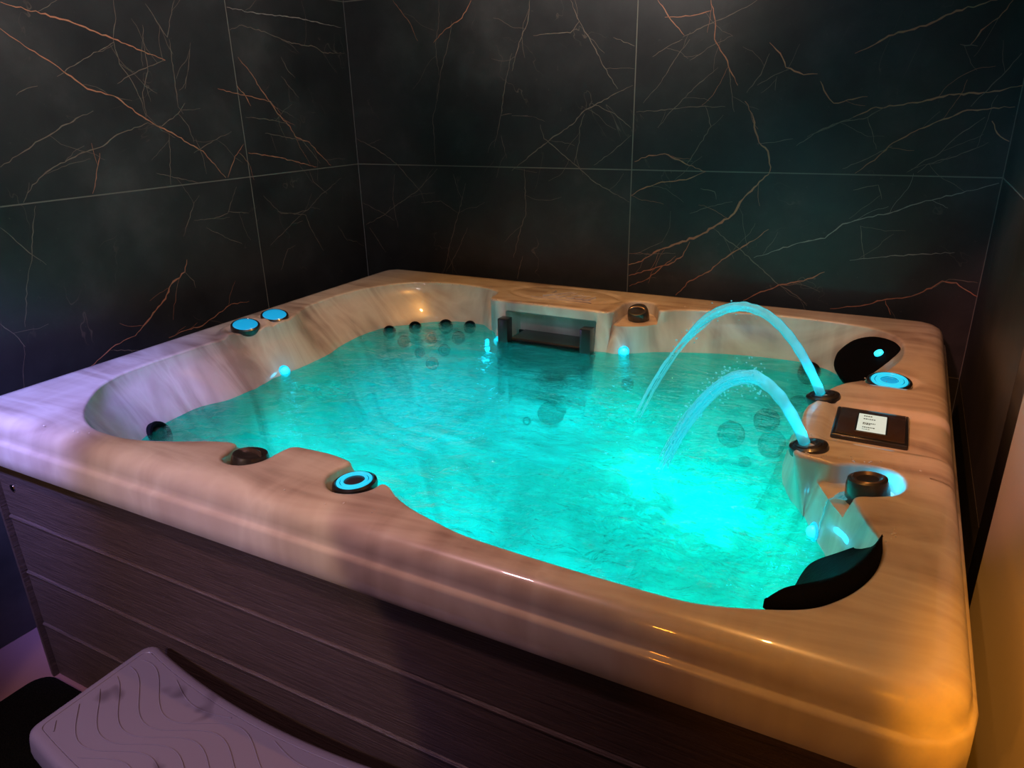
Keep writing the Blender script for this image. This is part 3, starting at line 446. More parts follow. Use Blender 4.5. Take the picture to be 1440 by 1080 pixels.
rings = []   # each (xy (N,2), z (N,))
def R(xy, z): rings.append((xy, z if hasattr(z, '__len__') else np.full(N, float(z))))
prof = [(-.035, -.118), (.000, -.1215), (.0045, -.117), (.0045, -.09), (.0035, -.064), (.001, -.0575), (-.003, -.0545), (-.006, -.050), (-.007, -.040), (-.0095, -.028), (-.015, -.0165), (-.023, -.0078), (-.036, -.0025), (-.05, -.0003)]
for off, z in prof:
    xy = rrect_s(off); zz = np.full(N, z)
    if z > -.03: zz = zz + deck_z(xy[:, 0], xy[:, 1]) * (1 if z > -.02 else .6)
    R(xy, zz)
R(rrect_s(-.056), deck_z(*rrect_s(-.056).T))
O5 = rrect_s(-.05)
nrm = np.roll(P2, -1, 0) - np.roll(P2, 1, 0); nrm = np.array([nrm[:, 1], -nrm[:, 0]]).T
nrm = smooth_loop(nrm, 4); nrm /= np.maximum(np.hypot(*nrm.T), 1e-9)[:, None]
if ((CEN - P2) * nrm).sum() < 0: nrm = -nrm        # points to the basin
rb = .008
Pout = P2 - nrm * rb
deck_after = len(rings)
dz = deck_z(Pout[:, 0], Pout[:, 1])
for a in (0, 25, 50, 75, 90):
    a = math.radians(a); R(Pout + nrm * rb * math.sin(a), dz - rb * (1 - math.cos(a)))
# pocket walls and floors, weir opening under the hood front, then the basin
hood = (np.abs(B2[:, 1] - 1.40) < .012) & (B2[:, 0] > .748) & (B2[:, 0] < 1.084)
NW = notch.astype(float)
low = B2 * .72 + Q2 * .28
for zf, k in ((-.034, 0), (-.040, 1)):
    t = .19 if k == 0 else .235
    nonn = B2 * (1 - t) + Q2 * t
    a = np.where(notch[:, None], P2 + nrm * .003, nonn); z = np.full(N, zf)
    a = np.where(hood[:, None], P2 + np.array([0, .0 if k == 0 else .008]), a)
    R(a, z)
in_ = np.where(hood[:, None], np.array([[0, 1.50]]) + B2 * np.array([[1, 0]]), low)
R(in_, np.where(hood, -.041, -.045))
Qh = np.where(hood[:, None], in_, Q2)
for t, z in ((.36, -.075), (.72, -.11)):
    base = low * (1 - t) + Q2 * t
    R(np.where(hood[:, None], in_, base), z)
R(np.where(hood[:, None], in_, Q2), ZW)
def to_c(a, t): return a * (1 - t) + CEN * t
S1 = smooth_loop(Q2, 25); S2 = smooth_loop(Q2, 60)
RC = np.array([np.cos(angO), np.sin(angO)]).T
foot = CEN + RC * np.array([[.56, .40]]) / np.maximum(np.abs(RC), .35).max(1)[:, None] * .75
for base, t, z in ((Q2, .03, -.20), (S1, .06, -.28), (S1, .10, -.36), (S1, .13, -.41), (S2, .17, -.44), (S2, .24, -.452), (S2, .32, -.455)):
    R(np.where((hood & (z > -.3))[:, None], in_, to_c(base, t)), z)
e = to_c(S2, .40)
for t, z in ((0, -.458), (.06, -.47), (.12, -.52), (.2, -.62), (.28, -.71), (.38, -.745), (.6, -.752), (.85, -.755)):
    R(to_c(e, t), z)
verts = []; 
for xy, z in rings: verts += [(float(p[0]), float(p[1]), float(q)) for p, q in zip(xy, z)]
faces = []
for r in range(len(rings) - 1):
    if r == deck_after - 1: continue
    for i in range(N):
        j = (i + 1) % N
        faces.append((r * N + i, r * N + j, (r + 1) * N + j, (r + 1) * N + i))
verts.append((float(CEN[0]), float(CEN[1]), -.756)); c = len(verts) - 1
for i in range(N): faces.append(((len(rings) - 1) * N + i, (len(rings) - 1) * N + (i + 1) % N, c))
# flat rim between the outer roll and the opening: clean triangulation carrying the relief
def inside_many(X, Y, poly):
    r = np.zeros(len(X), int); qx, qy = np.roll(poly[:, 0], -1), np.roll(poly[:, 1], -1)
    for px, py, ax, ay in zip(poly[:, 0], poly[:, 1], qx, qy):
        m = (py > Y) != (ay > Y)
        if py != ay: r += (m & (X < (ax - px) * (Y - py) / (ay - py) + px))
    return r % 2 == 1
ko = rings[deck_after - 1][0]
gx, gy = np.meshgrid(np.arange(.05, 2.06, .011), np.arange(.05, 1.69, .011)); gx, gy = gx.ravel(), gy.ravel()
m = inside_many(gx, gy, ko) & ~inside_many(gx, gy, Pout); gx, gy = gx[m], gy[m]
near = np.ones(len(gx), bool)
for L_ in (ko, Pout):
    for k in range(0, N): near &= (gx - L_[k, 0]) ** 2 + (gy - L_[k, 1]) ** 2 > .006 ** 2
gx, gy = gx[near], gy[near]
from mathutils.geometry import delaunay_2d_cdt
pts2 = [Vector(map(float, p)) for p in ko] + [Vector(map(float, p)) for p in Pout] + [Vector((float(a), float(b))) for a, b in zip(gx, gy)]
eds = [(i, (i + 1) % N) for i in range(N)] + [(N + i, N + (i + 1) % N) for i in range(N)]
ov, oe, of, _, _, _ = delaunay_2d_cdt(pts2, eds, [], 0, 1e-6)
ova = np.array([(v.x, v.y) for v in ov]); cen3 = np.array([ova[list(f)].mean(0) for f in of])
keep = inside_many(cen3[:, 0], cen3[:, 1], ko) & ~inside_many(cen3[:, 0], cen3[:, 1], Pout)
oz = deck_z(ova[:, 0], ova[:, 1]); base_i = len(verts)
verts += [(float(p[0]), float(p[1]), float(z)) for p, z in zip(ova, oz)]
faces += [tuple(base_i + i for i in f) for f, k in zip(of, keep) if k]
me = bpy.data.meshes.new('shell'); me.from_pydata(verts, [], faces); me.update()
bm = bmesh.new(); bm.from_mesh(me); bmesh.ops.remove_doubles(bm, verts=bm.verts, dist=1e-5)
bmesh.ops.recalc_face_normals(bm, faces=bm.faces)
top = max(bm.faces, key=lambda f: f.calc_center_median().z)
if top.normal.z < 0: bmesh.ops.reverse_faces(bm, faces=bm.faces)
bm.to_mesh(me); bm.free()
tub = empty('hot_tub', (1.05, .865, ZF), 'large square hot tub with marbled cream rim, dark wood-look cabinet and glowing turquoise water', 'hot tub')
TL = Vector(tub.location)
def part(o, parent=None):
    """parent a mesh modelled in world space under the tub (or one of its parts)"""
    p = parent or tub
    o.parent = p
    off = Vector((0, 0, 0)); q = p
    while q is not None: off += q.location; q = q.parent
    o.location = -off
    return o
me.materials.append(M['acrylic']); me.materials.append(M['wet'])
for f in me.polygons:
    if f.center.z < ZW - .004: f.material_index = 1
shell = part(link('shell', me, None, angle=50)); shell['label'] = 'glossy marbled cream acrylic rim and basin'

def tub_part(name, bm, mat, parent=None, label=None, angle=35, smooth=True, kind=None):
    o = part(from_bm(name, bm, mat, angle=angle, smooth=smooth), parent)
    if label: o['label'] = label
    if kind: o['kind'] = kind
    return o

# embossed oval emblem with raised script on the hood
fc = bpy.data.curves.new('emblem', 'FONT'); fc.body = 'Vita'; fc.size = .135; fc.extrude = .0045; fc.bevel_depth = .0012; fc.shear = .45; fc.space_character = .95; fc.align_x = 'CENTER'; fc.align_y = 'CENTER'
fo = bpy.data.objects.new('tmp', fc); C.objects.link(fo)
dg = bpy.context.evaluated_depsgraph_get(); dg.update(); tm = bpy.data.meshes.new_from_object(fo.evaluated_get(dg))
bpy.data.objects.remove(fo)
bm = bmesh.new(); bm.from_mesh(tm)
for v in bm.verts: v.co = Vector((.905 + v.co.x * 1.05, 1.545 + v.co.y * .85, .0012 + v.co.z))
add_box(bm, .80, 1.03, 1.488, 1.494, 0, .003, .001)
tub_part('emblem', bm, M['acrylic'], label='raised script lettering moulded into the rim above the skimmer')

# ------------------------------------------------------------------ cabinet
def boards(bm, L, y=0, z0=ZF + .003, z1=-.118):
    """four stacked boards with a bright rounded upper lip; runs along x, faces -y"""
    js = [z0, -.621, -.456, -.290, z1]
    for a, b in zip(js, js[1:]):
        top = b == z1
        pr = [(.0, a + .001), (.0, a + .006), (-.001, b - .012), (-.004, b - .0095), (-.0045, b - .006), (-.002, b - .0025), (.003, b - .001), (.010, b - .001)] if not top else [(.0, a + .001), (0, b)]
        pr = [(.012, a)] + pr + [(.012, b if not top else b)]
        v0 = [bm.verts.new((0, y + p, z)) for p, z in pr]; v1 = [bm.verts.new((L, y + p, z)) for p, z in pr]
        for i in range(len(pr) - 1): bm.faces.new((v0[i], v1[i], v1[i + 1], v0[i + 1]))
        bm.faces.new(v0); bm.faces.new(v1[::-1])
    add_box(bm, 0, L, y + .011, y + .02, z0, z1)
for nm, M4, L in (('near', Matrix.Translation((.068, .03, 0)), 1.964), ('right', Matrix.Translation((2.07, .062, 0)) @ Matrix.Rotation(PI / 2, 4, 'Z'), 1.606),
                  ('back', Matrix.Translation((2.032, 1.70, 0)) @ Matrix.Rotation(PI, 4, 'Z'), 1.964), ('left', Matrix.Translation((.03, 1.668, 0)) @ Matrix.Rotation(-PI / 2, 4, 'Z'), 1.606)):
    bm = bmesh.new(); boards(bm, L); bmesh.ops.transform(bm, matrix=M4, verts=bm.verts)
    tub_part('cabinet_panel', bm, M['board'], label='dark brown woodgrain board cladding' if nm == 'near' else None, angle=30)
for px, py, a in ((.064, .062, 180), (2.036, .062, 270), (2.036, 1.668, 0), (.064, 1.668, 90)):
    bm = bmesh.new(); pl = []
    r = .046
    for t in np.linspace(a, a + 90, 10): pl.append((px + r * math.cos(math.radians(t)), py + r * math.sin(math.radians(t))))
    pl.append((px, py))
    lo = [bm.verts.new((x, y, ZF + .002)) for x, y in pl]; hi = [bm.verts.new((x, y, -.115)) for x, y in pl]
    for i in range(len(pl)): j = (i + 1) % len(pl); bm.faces.new((lo[i], lo[j], hi[j], hi[i]))
    bm.faces.new(lo); bm.faces.new(hi)
    tub_part('corner_post', bm, M['board'], angle=30)
bm = bmesh.new(); add_lathe(bm, [(0, .004), (.003, .004), (.009, .0025), (.010, 0)], frame((.118, .03, -.205), (0, -1, 0)), 20)
tub_part('screw', bm, M['chrome'], label='small bright panel screw')

# ------------------------------------------------------------------ fittings on the rim
def tilt(p, n): return frame(p, n, (0, 1, 0))
def knob(p, n, r, name='diverter_knob', label=None, h=.024, grip=True):
    F = tilt(p, n); bm = bmesh.new()
    add_lathe(bm, [(r * 1.02, -.03), (r * 1.05, .0), (r * 1.0, h * .7), (r * .92, h), (r * .80, h * 1.06), (r * .55, h * .98), (0, h * .95)], F, 44)
    o = tub_part(name, bm, M['dark'], label=label)
    if grip:
        bm = bmesh.new()      # raised curved finger bar across the cap
        pts = [F @ Vector((r * .86 * math.cos(t), r * .55 * math.sin(t) - r * .25, h * 1.0)) for t in np.linspace(.25, PI - .25, 14)]
        add_tube(bm, pts, [r * .06 + r * .10 * math.sin(PI * i / 13) for i in range(14)], 10)
        tub_part('finger_grip', bm, M['bronze'], o)
    return o
knob((.850, .128, -.022), (.05, .12, 1), .036, label='dark bronze diverter knob in the near left rim pocket')
knob((1.198, 1.497, -.026), (0, -.45, 1), .034, label='dark diverter knob in the back rim pocket')
kf = knob((1.950, .540, -.032), (-.12, .05, 1), .036, label='round black knob standing in the blue-lit bowl', h=.034, grip=False)
bm = bmesh.new(); F = tilt((1.950, .540, -.032), (-.12, .05, 1)); add_lathe(bm, [(.018, .0330), (.025, .0375), (.028, .0355)], F, 40)
tub_part('cap_ring', bm, M['bronze'], kf)

def lit_button(p, n, r, label, style):
    F = tilt(p, n); bm = bmesh.new()
    add_lathe(bm, [(r * .9, -.03), (r, -.004), (r * 1.03, .004), (r, .010), (r * .88, .013), (r * .84, .011), (0, .011)], F, 48)
    o = tub_part('light_button', bm, M['black'], label=label)
    if style == 'dome':
        bm = bmesh.new(); add_lathe(bm, [(r * .86, .0115), (r * .80, .0135), (r * .5, .0155), (0, .0165)], F, 48); tub_part('lens', bm, M['lens'], o, 'glowing blue lens')
    if style in ('ring', 'thick'):
        i0 = .50 if style == 'ring' else .42
        bm = bmesh.new(); add_lathe(bm, [(r * .82, .012), (r * .80, .0140), (r * .68, .0142), (r * .66, .0125)], F, 48); tub_part('light_ring', bm, M['ring'], o, 'glowing blue ring')
        bm = bmesh.new(); add_lathe(bm, [(r * .63, .0125), (r * .61, .0145), (r * i0, .0145), (r * (i0 - .02), .0125)], F, 48); tub_part('light_ring', bm, M['ring'], o, 'glowing blue ring')
        bm = bmesh.new(); add_lathe(bm, [(r * (i0 - .03), .0115), (r * .3, .0135), (0, .014)], F, 40); tub_part('lens', bm, M['plug'] if style == 'ring' else M['lens'], o)
    return o
lit_button((.178, .752, .010), (.22, -.12, 1), .043, 'blue-lit button on the left rim, nearer of the pair', 'dome')
lit_button((.178, .875, .010), (.22, -.12, 1), .043, 'blue-lit button on the left rim, farther of the pair', 'dome')
lit_button((1.107, .140, -.016), (-.05, -.02, 1), .041, 'black round button with blue light rings on the near rim', 'ring')
lit_button((1.962, 1.10, -.012), (0, -.12, 1), .050, 'wide blue-lit ring set in the right rim', 'thick')

# control panel
bm = bmesh.new(); add_box(bm, 1.866, 2.009, .727, .888, -.022, -.003, .004, 3)
cp = tub_part('control_panel', bm, M['black'], label='dark rectangular touch panel with small lit screen')
bm = bmesh.new(); add_box(bm, 1.874, 2.002, .735, .881, -.004, -.0005, .0015, 2); tub_part('face_plate', bm, M['panel'], cp)
bm = bmesh.new(); add_box(bm, 1.9085, 1.9695, .754, .857, -.002, .0004, .0008, 1); tub_part('screen_frame', bm, M['black'], cp)
bm = bmesh.new(); add_box(bm, 1.912, 1.966, .758, .853, -.001, .0010, .0004, 1); sc = tub_part('screen', bm, M['screen'], cp, 'pale lit screen with small menu text')
bm = bmesh.new()
rnd = random.Random(5)
for k, yy in enumerate((.842, .826, .803, .797, .780, .768)):
    x = 1.922
    while x < 1.922 + (.016, .020, .022, .014, .020, .012)[k]:
        w = rnd.uniform(.0015, .0035); add_box(bm, x, x + w, yy - (.0035 if k != 5 else .0012), yy + .001, .001, .0014); x += w + .0012
tub_part('screen_text', bm, M['ink'], sc, 'dark rows of menu text')

# nozzles
def nozzle(p, n, label):
    F = tilt(p, n); bm = bmesh.new()
    add_lathe(bm, [(.036, -.010), (.038, .000), (.036, .006), (.029, .009), (.026, .0075), (.024, .010), (.019, .011), (.016, .008), (.0135, .008), (.013, -.032), (0, -.032)], F, 44)
    return tub_part('water_nozzle', bm, M['dark'], label=label)
nozzle((1.831, .928, -.004), (-.18, 0, 1), 'dark ring nozzle throwing the far water arc')
nozzle((1.835, .640, -.004), (-.18, 0, 1), 'dark ring nozzle throwing the near water arc')

# skimmer
bm = bmesh.new()
add_box(bm, .728, 1.10, 1.487, 1.495, -.33, -.128, .002, 1)
add_box(bm, .732, .740, 1.352, 1.49, -.33, -.140, .002, 1); add_box(bm, 1.086, 1.094, 1.352, 1.49, -.33, -.140, .002, 1)
add_box(bm, .735, 1.091, 1.346, 1.354, -.26, -.146, .002, 1); add_box(bm, .735, 1.091, 1.352, 1.49, -.33, -.322)
add_box(bm, .775, 1.06, 1.375, 1.488, -.140, -.124, .003, 1)
add_box(bm, .775, 1.055, 1.346, 1.356, -.150, -.134, .002, 1)
sk = tub_part('skimmer', bm, M['black'], label='black skimmer basket under the moulded hood')
for x in (.742, 1.050):
    bm = bmesh.new(); add_box(bm, x, x + .038, 1.344, 1.384, -.26, -.050, .003, 2); tub_part('side_post', bm, M['black'], sk)
# cushions
def pillow_patch(outline, n, thick, label, name='headrest', led=None):
    n = Vector(n).normalized(); c = sum((Vector(p) for p in outline), Vector()) / len(outline)
    k = len(outline); pts = []
    for i in range(k):            # round the outline
        a, b, d, e = (Vector(outline[(i + q) % k]) for q in (-1, 0, 1, 2))
        for t in (0, .25, .5, .75):
            pts.append(.5 * ((2 * b) + (d - a) * t + (2 * a - 5 * b + 4 * d - e) * t * t + (3 * b - a - 3 * d + e) * t ** 3))
    bm = bmesh.new(); prev = None
    for s, h in ((.93, -thick), (1.0, -thick * .8), (1.0, -.008), (.985, -.0025), (.95, 0), (.85, .002), (.6, -.001), (.3, -.004)):
        r = [bm.verts.new(c + (p - c) * s + n * h) for p in pts]
        if prev:
            for i in range(len(r)): j = (i + 1) % len(r); bm.faces.new((prev[i], prev[j], r[j], r[i]))
        else: bm.faces.new(r)
        prev = r
    bm.faces.new(prev)
    return tub_part(name, bm, M['rubber'], label=label, angle=60)
pb = pillow_patch(PBR, (-.55, -.45, 1), .035, 'black textured corner headrest at the far right')
bm = bmesh.new(); F = frame((1.928, 1.412, -.030), (-.55, -.45, 1)); add_lathe(bm, [(.0125, -.004), (.012, .001), (.009, .003), (0, .004)], F, 28)
tub_part('jet_light', bm, M['led'], pb, 'blue-lit jet opening in the headrest')

# near right wrap-round cushion
outer = [(1.979,.352), (1.980,.315), (1.973,.262), (1.953,.208), (1.927,.168), (1.900,.140), (1.873,.120), (1.842,.104)]
crest = [(1.976,.352), (1.968,.318), (1.956,.272), (1.936,.228), (1.912,.196), (1.887,.172), (1.862,.148), (1.842,.110)]
foot_ = [(1.972,.362,-.012), (1.925,.405,-.075), (1.880,.425,-.125), (1.864,.36,-.130), (1.862,.29,-.120), (1.858,.225,-.105), (1.850,.175,-.06), (1.840,.118,-.012)]
bm = bmesh.new(); K = 57
def samp(L, t):
    f = t * (len(L) - 1); i = min(int(f), len(L) - 2); u = f - i
    g = lambda q: Vector(L[max(0, min(len(L) - 1, q))])
    a, b, d, e = g(i - 1), g(i), g(i + 1), g(i + 2)
    return .5 * ((2 * b) + (d - a) * u + (2 * a - 5 * b + 4 * d - e) * u * u + (3 * b - a - 3 * d + e) * u ** 3)
grid = []
for i in range(K):
    t = i / (K - 1); o = samp([(a, b, 0) for a, b in outer], t); c = samp([(a, b, 0) for a, b in crest], t); f = samp(foot_, t)
    o.z = -.006; c.z = .002; row = [o + Vector((.004, -.003, -.03)) * math.sin(PI * (i + .8) / (K + .6)), o, o.lerp(c, .35) + Vector((0, 0, .005)), o.lerp(c, .75) + Vector((0, 0, .004)), c]
    for u in (.12, .3, .5, .7, .88, 1): 
        q = c.lerp(f, u); q += Vector((.6, -.35, -.1)) * .012 * math.sin(PI * u) ; row.append(q)
    back = f + Vector((.03, -.01, -.012)); row += [f + Vector((.006, -.002, -.01)), back]
    grid.append([bm.verts.new(p) for p in row])
for a, b in zip(grid, grid[1:]):
    for i in range(len(a) - 1): bm.faces.new((a[i], b[i], b[i + 1], a[i + 1]))
    bm.faces.new((a[-1], b[-1], b[0], a[0]))
bm.faces.new(grid[0]); bm.faces.new(grid[-1])
pf = tub_part('headrest', bm, M['rubber'], label='black textured headrest wrapping the near right corner', angle=50)
bm = bmesh.new(); add_lathe(bm, [(.020, -.004), (.019, .002), (.012, .006), (0, .007)], frame((1.931, .243, -.028), (-1, .45, .55)), 28)
tub_part('jet_light', bm, M['led'], pf, 'blue-lit jet opening in the headrest')

# waterline LEDs (on the basin wall) and hydro jets: (point, normal, radius)
for p, n in LEDS:
    F = frame(p, n); bm = bmesh.new()
    add_lathe(bm, [(.019, -.006), (.019, .002), (.016, .005), (.014, .003)], F, 28)
    o = tub_part('waterline_light', bm, M['ring'])
    bm = bmesh.new(); add_lathe(bm, [(.012, -.002), (.012, .006), (.009, .012), (.004, .015), (0, .0155)], F, 24); tub_part('bulb', bm, M['led'], o, 'glowing blue bulb')
for p, n, r in JETS:
    F = frame(p, n); bm = bmesh.new()
    add_lathe(bm, [(r, -.012), (r * 1.02, .002), (r * .96, .008), (r * .80, .009), (r * .72, .003), (r * .60, .002), (0, .001)], F, 32)
    for q in range(3): pass
    o = tub_part('massage_jet', bm, M['jet'])
    bm = bmesh.new(); add_lathe(bm, [(r * .6, .002), (r * .5, .0075), (r * .34, .009), (r * .26, .004), (0, .003)], F, 24)
    if r > .022: tub_part('jet_nozzle', bm, M['dark'], o)
    else: bm.free()
for p, n, r in (UWL):
    F = frame(p, n); bm = bmesh.new(); add_lathe(bm, [(r * 1.25, -.02), (r * 1.25, .004), (r * 1.02, .010), (r, .004)], F, 36)
    o = tub_part('underwater_light', bm, M['chrome'])
    bm = bmesh.new(); add_lathe(bm, [(r, .0), (r * .8, .008), (0, .013)], F, 32); tub_part('lens', bm, M['uw'], o, 'glowing green lens')

# ------------------------------------------------------------------ water
Qw = smooth_loop(Q2, 3)
def inside(pt, poly):
    x, y = pt; r = False; n = len(poly)
    px, py = poly[:, 0], poly[:, 1]; qx, qy = np.roll(px, -1), np.roll(py, -1)
    m = ((py > y) != (qy > y)) & (x < (qx - px) * (y - py) / (qy - py + 1e-12) + px)
    return m.sum() % 2 == 1
step = .009
Qx = CEN + (Qw - CEN) * (1 + .007 / np.maximum(np.hypot(*(Qw - CEN).T), .1))[:, None]
Qh2 = np.where((hood)[:, None], np.array([[0, 1.496]]) + Qx * np.array([[1, 0]]), Qx)
xs = np.arange(.24, 1.93, step); ys = np.arange(.10, 1.59, step)
def wave(x, y):
    h = .0035 * mnoise((x * 3.2, y * 3.8, .3))
    h += .0016 * mnoise((x * 9, y * 13, 1.3))
    t1 = math.exp(-(((x - 1.60) / .26) ** 2 + ((y - .50) / .30) ** 2)); t2 = math.exp(-(((x - 1.28) / .28) ** 2 + ((y - .92) / .22) ** 2)) * .6
    t3 = math.exp(-(((x - .55) / .25) ** 2 + ((y - .75) / .2) ** 2)) * .3
    T = t1 + t2 + t3
    wx = x + .02 * mnoise((x * 7, y * 7, 4)); wy = y + .02 * mnoise((x * 7, y * 7, 9))
    h += T * (.016 * (abs(mnoise((wx * 6 + 2, wy * 11, 3))) - .2) + .011 * mnoise((wx * 9, wy * 16, 5)) + .009 * mnoise((wx * 24, wy * 38, 7)) + .0045 * mnoise((wx * 60, wy * 80, 2)))
    for cx, cy in ((1.392, .908), (1.53, .687)):
        d = math.hypot(x - cx, y - cy); h += .006 * math.cos(d * 95) * math.exp(-d / .07)
    return h
idx = {}; vv = []; ff = []
ins = {}
for a, x in enumerate(xs):
    for b, y in enumerate(ys):
        if inside((x, y), Qh2): ins[a, b] = True
def vid(a, b):
    if (a, b) not in idx: idx[a, b] = len(vv); vv.append((xs[a], ys[b], ZW + .003 + wave(xs[a], ys[b])))
    return idx[a, b]
for (a, b) in list(ins):
    if (a + 1, b) in ins and (a, b + 1) in ins and (a + 1, b + 1) in ins: ff.append((vid(a, b), vid(a + 1, b), vid(a + 1, b + 1), vid(a, b + 1)))
# rim strip: pull boundary vertices of the grid out to the wall
wm = bpy.data.meshes.new('water'); wm.from_pydata([tuple(map(float, v)) for v in vv], [], ff); wm.update()
bm = bmesh.new(); bm.from_mesh(wm)
bnd = [v for v in bm.verts if any(len(e.link_faces) == 1 for e in v.link_edges)]
for v in bnd:
    d = np.hypot(Qh2[:, 0] - v.co.x, Qh2[:, 1] - v.co.y); i = int(d.argmin())
    if d[i] < .02: v.co.x, v.co.y = float(Qh2[i, 0]), float(Qh2[i, 1])
bm.to_mesh(wm); bm.free()
water = link('water', wm, M['water'], angle=None)
water.location = (0, 0, 0)
tag(water, 'rippled turquoise water filling the hot tub', 'water', kind='stuff')

# water arcs
def arc(a, b, H, r0, r1, label, seed, spread, brk):
    a, b = Vector(a), Vector(b); d = b - a; L = math.hypot(d.x, d.y); u = Vector((d.x, d.y, 0)) / L; drop = a.z - b.z
    q = math.sqrt((H + drop) / H); sp = L / (1 + q); k = H / sp ** 2
    zf = lambda s: a.z + H - k * (s - sp) ** 2
    side = Vector((-u.y, u.x, 0)); rnd = random.Random(seed)
    root = bmesh.new()
    n = 120; pts = []; rad = []
    for i in range(n):
        t = i / (n - 1); s = t * L * (.98)
        w = mnoise((s * 30, seed, 0)) * .0035 * t
        pts.append(a + u * s + side * w + Vector((0, 0, zf(s) - a.z + mnoise((s * 40, seed, 5)) * .003 * t)))
        rr = r0 + (r1 - r0) * t
        rad.append(rr * (1 + .35 * t * mnoise((s * 55, seed, 9)) + .05 * math.sin(s * 240)) * (1 if t < brk else max(.12, 1 - (t - brk) / .22)))
    add_tube(root, pts, rad, 14)
    # loose strands peeling off the arc
    for sidx in range(spread):
        t0 = rnd.uniform(.3, .92) ** 1.0; t1 = min(1, t0 + rnd.uniform(.08, .3)); off = Vector((rnd.uniform(-1, 1), 0, rnd.uniform(-1.3, .6)))
        ps = []; rs = []
        m = 18
        for i in range(m):
            t = t0 + (t1 - t0) * i / (m - 1); s = t * L
            g = (.35 + .9 * (t - .2)) * r1 * 1.15
            ps.append(a + u * (s + off.z * .3 * g) + side * off.x * g + Vector((0, 0, zf(s) - a.z + off.z * g)))
            rs.append(.0016 * rnd.uniform(.6, 1.5) * math.sin(PI * (i + .6) / (m + .2)))
        add_tube(root, ps, rs, 6)
    for q_ in range(spread * 3):
        t = rnd.uniform(.3, 1.0); s = t * L; g = r1 * (1 + 1.5 * t)
        c = a + u * s + side * rnd.gauss(0, .5) * g + Vector((0, 0, zf(s) - a.z + rnd.gauss(-.2, .6) * g)); c.z = max(c.z, ZW + .006)
        bmesh.ops.create_icosphere(root, subdivisions=1, radius=rnd.uniform(.0012, .0028), matrix=Matrix.Translation(c))
    o = from_bm('water_jet', root, M['stream'], angle=None)
    o.location = a
    for v in o.data.vertices: v.co -= a
    return tag(o, label, 'water jet', 'water arcs springing from the right rim')
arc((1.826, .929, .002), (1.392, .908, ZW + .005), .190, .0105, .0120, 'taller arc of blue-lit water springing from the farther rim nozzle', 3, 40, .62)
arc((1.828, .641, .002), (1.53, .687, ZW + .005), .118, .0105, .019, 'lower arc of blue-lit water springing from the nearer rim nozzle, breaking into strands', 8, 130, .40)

# sheet of water spilling from the bowl of the front knob
bm = bmesh.new(); pr = None
for i in range(26):
    t = i / 25
    c = Vector((1.925 - .030 * min(1, t * 3) - .012 * t, .532 - .004 * t, -.037 - .004 * t - .095 * max(0, t - .18) ** 1.3 / .77))
    w = .022 * (1 - .35 * t)
    row = []
    for j in range(9):
        s = (j / 8 - .5) * 2; row.append(bm.verts.new(c + Vector((.35, .94, 0)) * s * w + Vector((-.003 * mnoise((t * 9, s * 3, 1)), 0, .002 + .002 * mnoise((t * 6, s * 5, 3))))))
    if pr:
        for x_, y_ in zip(range(8), range(1, 9)): bm.faces.new((pr[x_], pr[y_], row[y_], row[x_]))
    pr = row
bmesh.ops.solidify(bm, geom=bm.faces[:], thickness=.003)
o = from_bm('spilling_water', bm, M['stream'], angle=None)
tag(o, 'thin sheet of water spilling from the bowl beside the round black knob', 'water spill')

def mat_drop():
    T = NT('droplet'); tr = T.n('BsdfTransparent'); gl = T.n('BsdfPrincipled', Roughness=.05); gl.inputs['Base Color'].default_value = (.95, .97, 1, 1); mx = T.n('MixShader'); mx.inputs[0].default_value = .35
    T.l(tr.outputs[0], mx.inputs[1]); T.l(gl.outputs[0], mx.inputs[2]); T.l(mx.outputs[0], T.out.inputs[0]); return T.m
# droplets scattered on rim and surface
rnd = random.Random(11); bm = bmesh.new()
for (x, y, z, sx, sy, k) in ((1.86, .60, .0012, .035, .012, 10), (1.95, .615, .0012, .04, .008, 8), (1.99, .36, .001, .01, .03, 7), (1.83, .67, .0012, .006, .05, 8), (.70, 1.395, .0012, .02, .004, 9), (1.12, 1.405, -.001, .02, .004, 8),
                         (.9, 1.402, .0012, .1, .003, 6), (.40, 1.545, .001, .15, .012, 5), (1.5, 1.57, .001, .2, .008, 7), (.19, .80, .002, .02, .10, 8), (1.93, 1.09, .0, .04, .04, 6), (1.2, .06, .001, .4, .02, 5), (.45, .05, .001, .2, .02, 4)):
    for _ in range(k):
        q = Vector((x + rnd.gauss(0, .6) * sx, y + rnd.gauss(0, .6) * sy, z))
        r = bmesh.ops.create_icosphere(bm, subdivisions=2, radius=rnd.uniform(.0012, .0026))
        for v in r['verts']: v.co.z *= .5; v.co += q
o = from_bm('water_droplets', bm, mat_drop(), angle=None)
tag(o, 'small clear water droplets beaded over the tub rim', 'water droplets', kind='stuff')

# ------------------------------------------------------------------ floor mat and step
bm = bmesh.new(); pl = []
x0, x1, y0, y1, r = .035, 1.75, -1.0, .012, .05
for cx, cy, a0 in ((x1 - r, y1 - r, 0), (x0 + r, y1 - r, 90), (x0 + r, y0 + r, 180), (x1 - r, y0 + r, 270)):
    for t in np.linspace(a0, a0 + 90, 8): pl.append((cx + r * math.cos(math.radians(t)), cy + r * math.sin(math.radians(t))))
prev = None
for s, z in ((0, 0), (0, .009), (.003, .012)):
    ring = [bm.verts.new((x + (s if x < .9 else -s), y + (s if y < -.5 else -s), ZF + z)) for x, y in pl]
    if prev:
        for i in range(len(pl)): j = (i + 1) % len(pl); bm.faces.new((prev[i], prev[j], ring[j], ring[i]))
    else: bm.faces.new(ring)
    prev = ring
bm.faces.new(prev)
o = from_bm('floor_mat', bm, M['pile']); tag(o, 'black pile mat lying on the floor in front of the hot tub', 'mat')

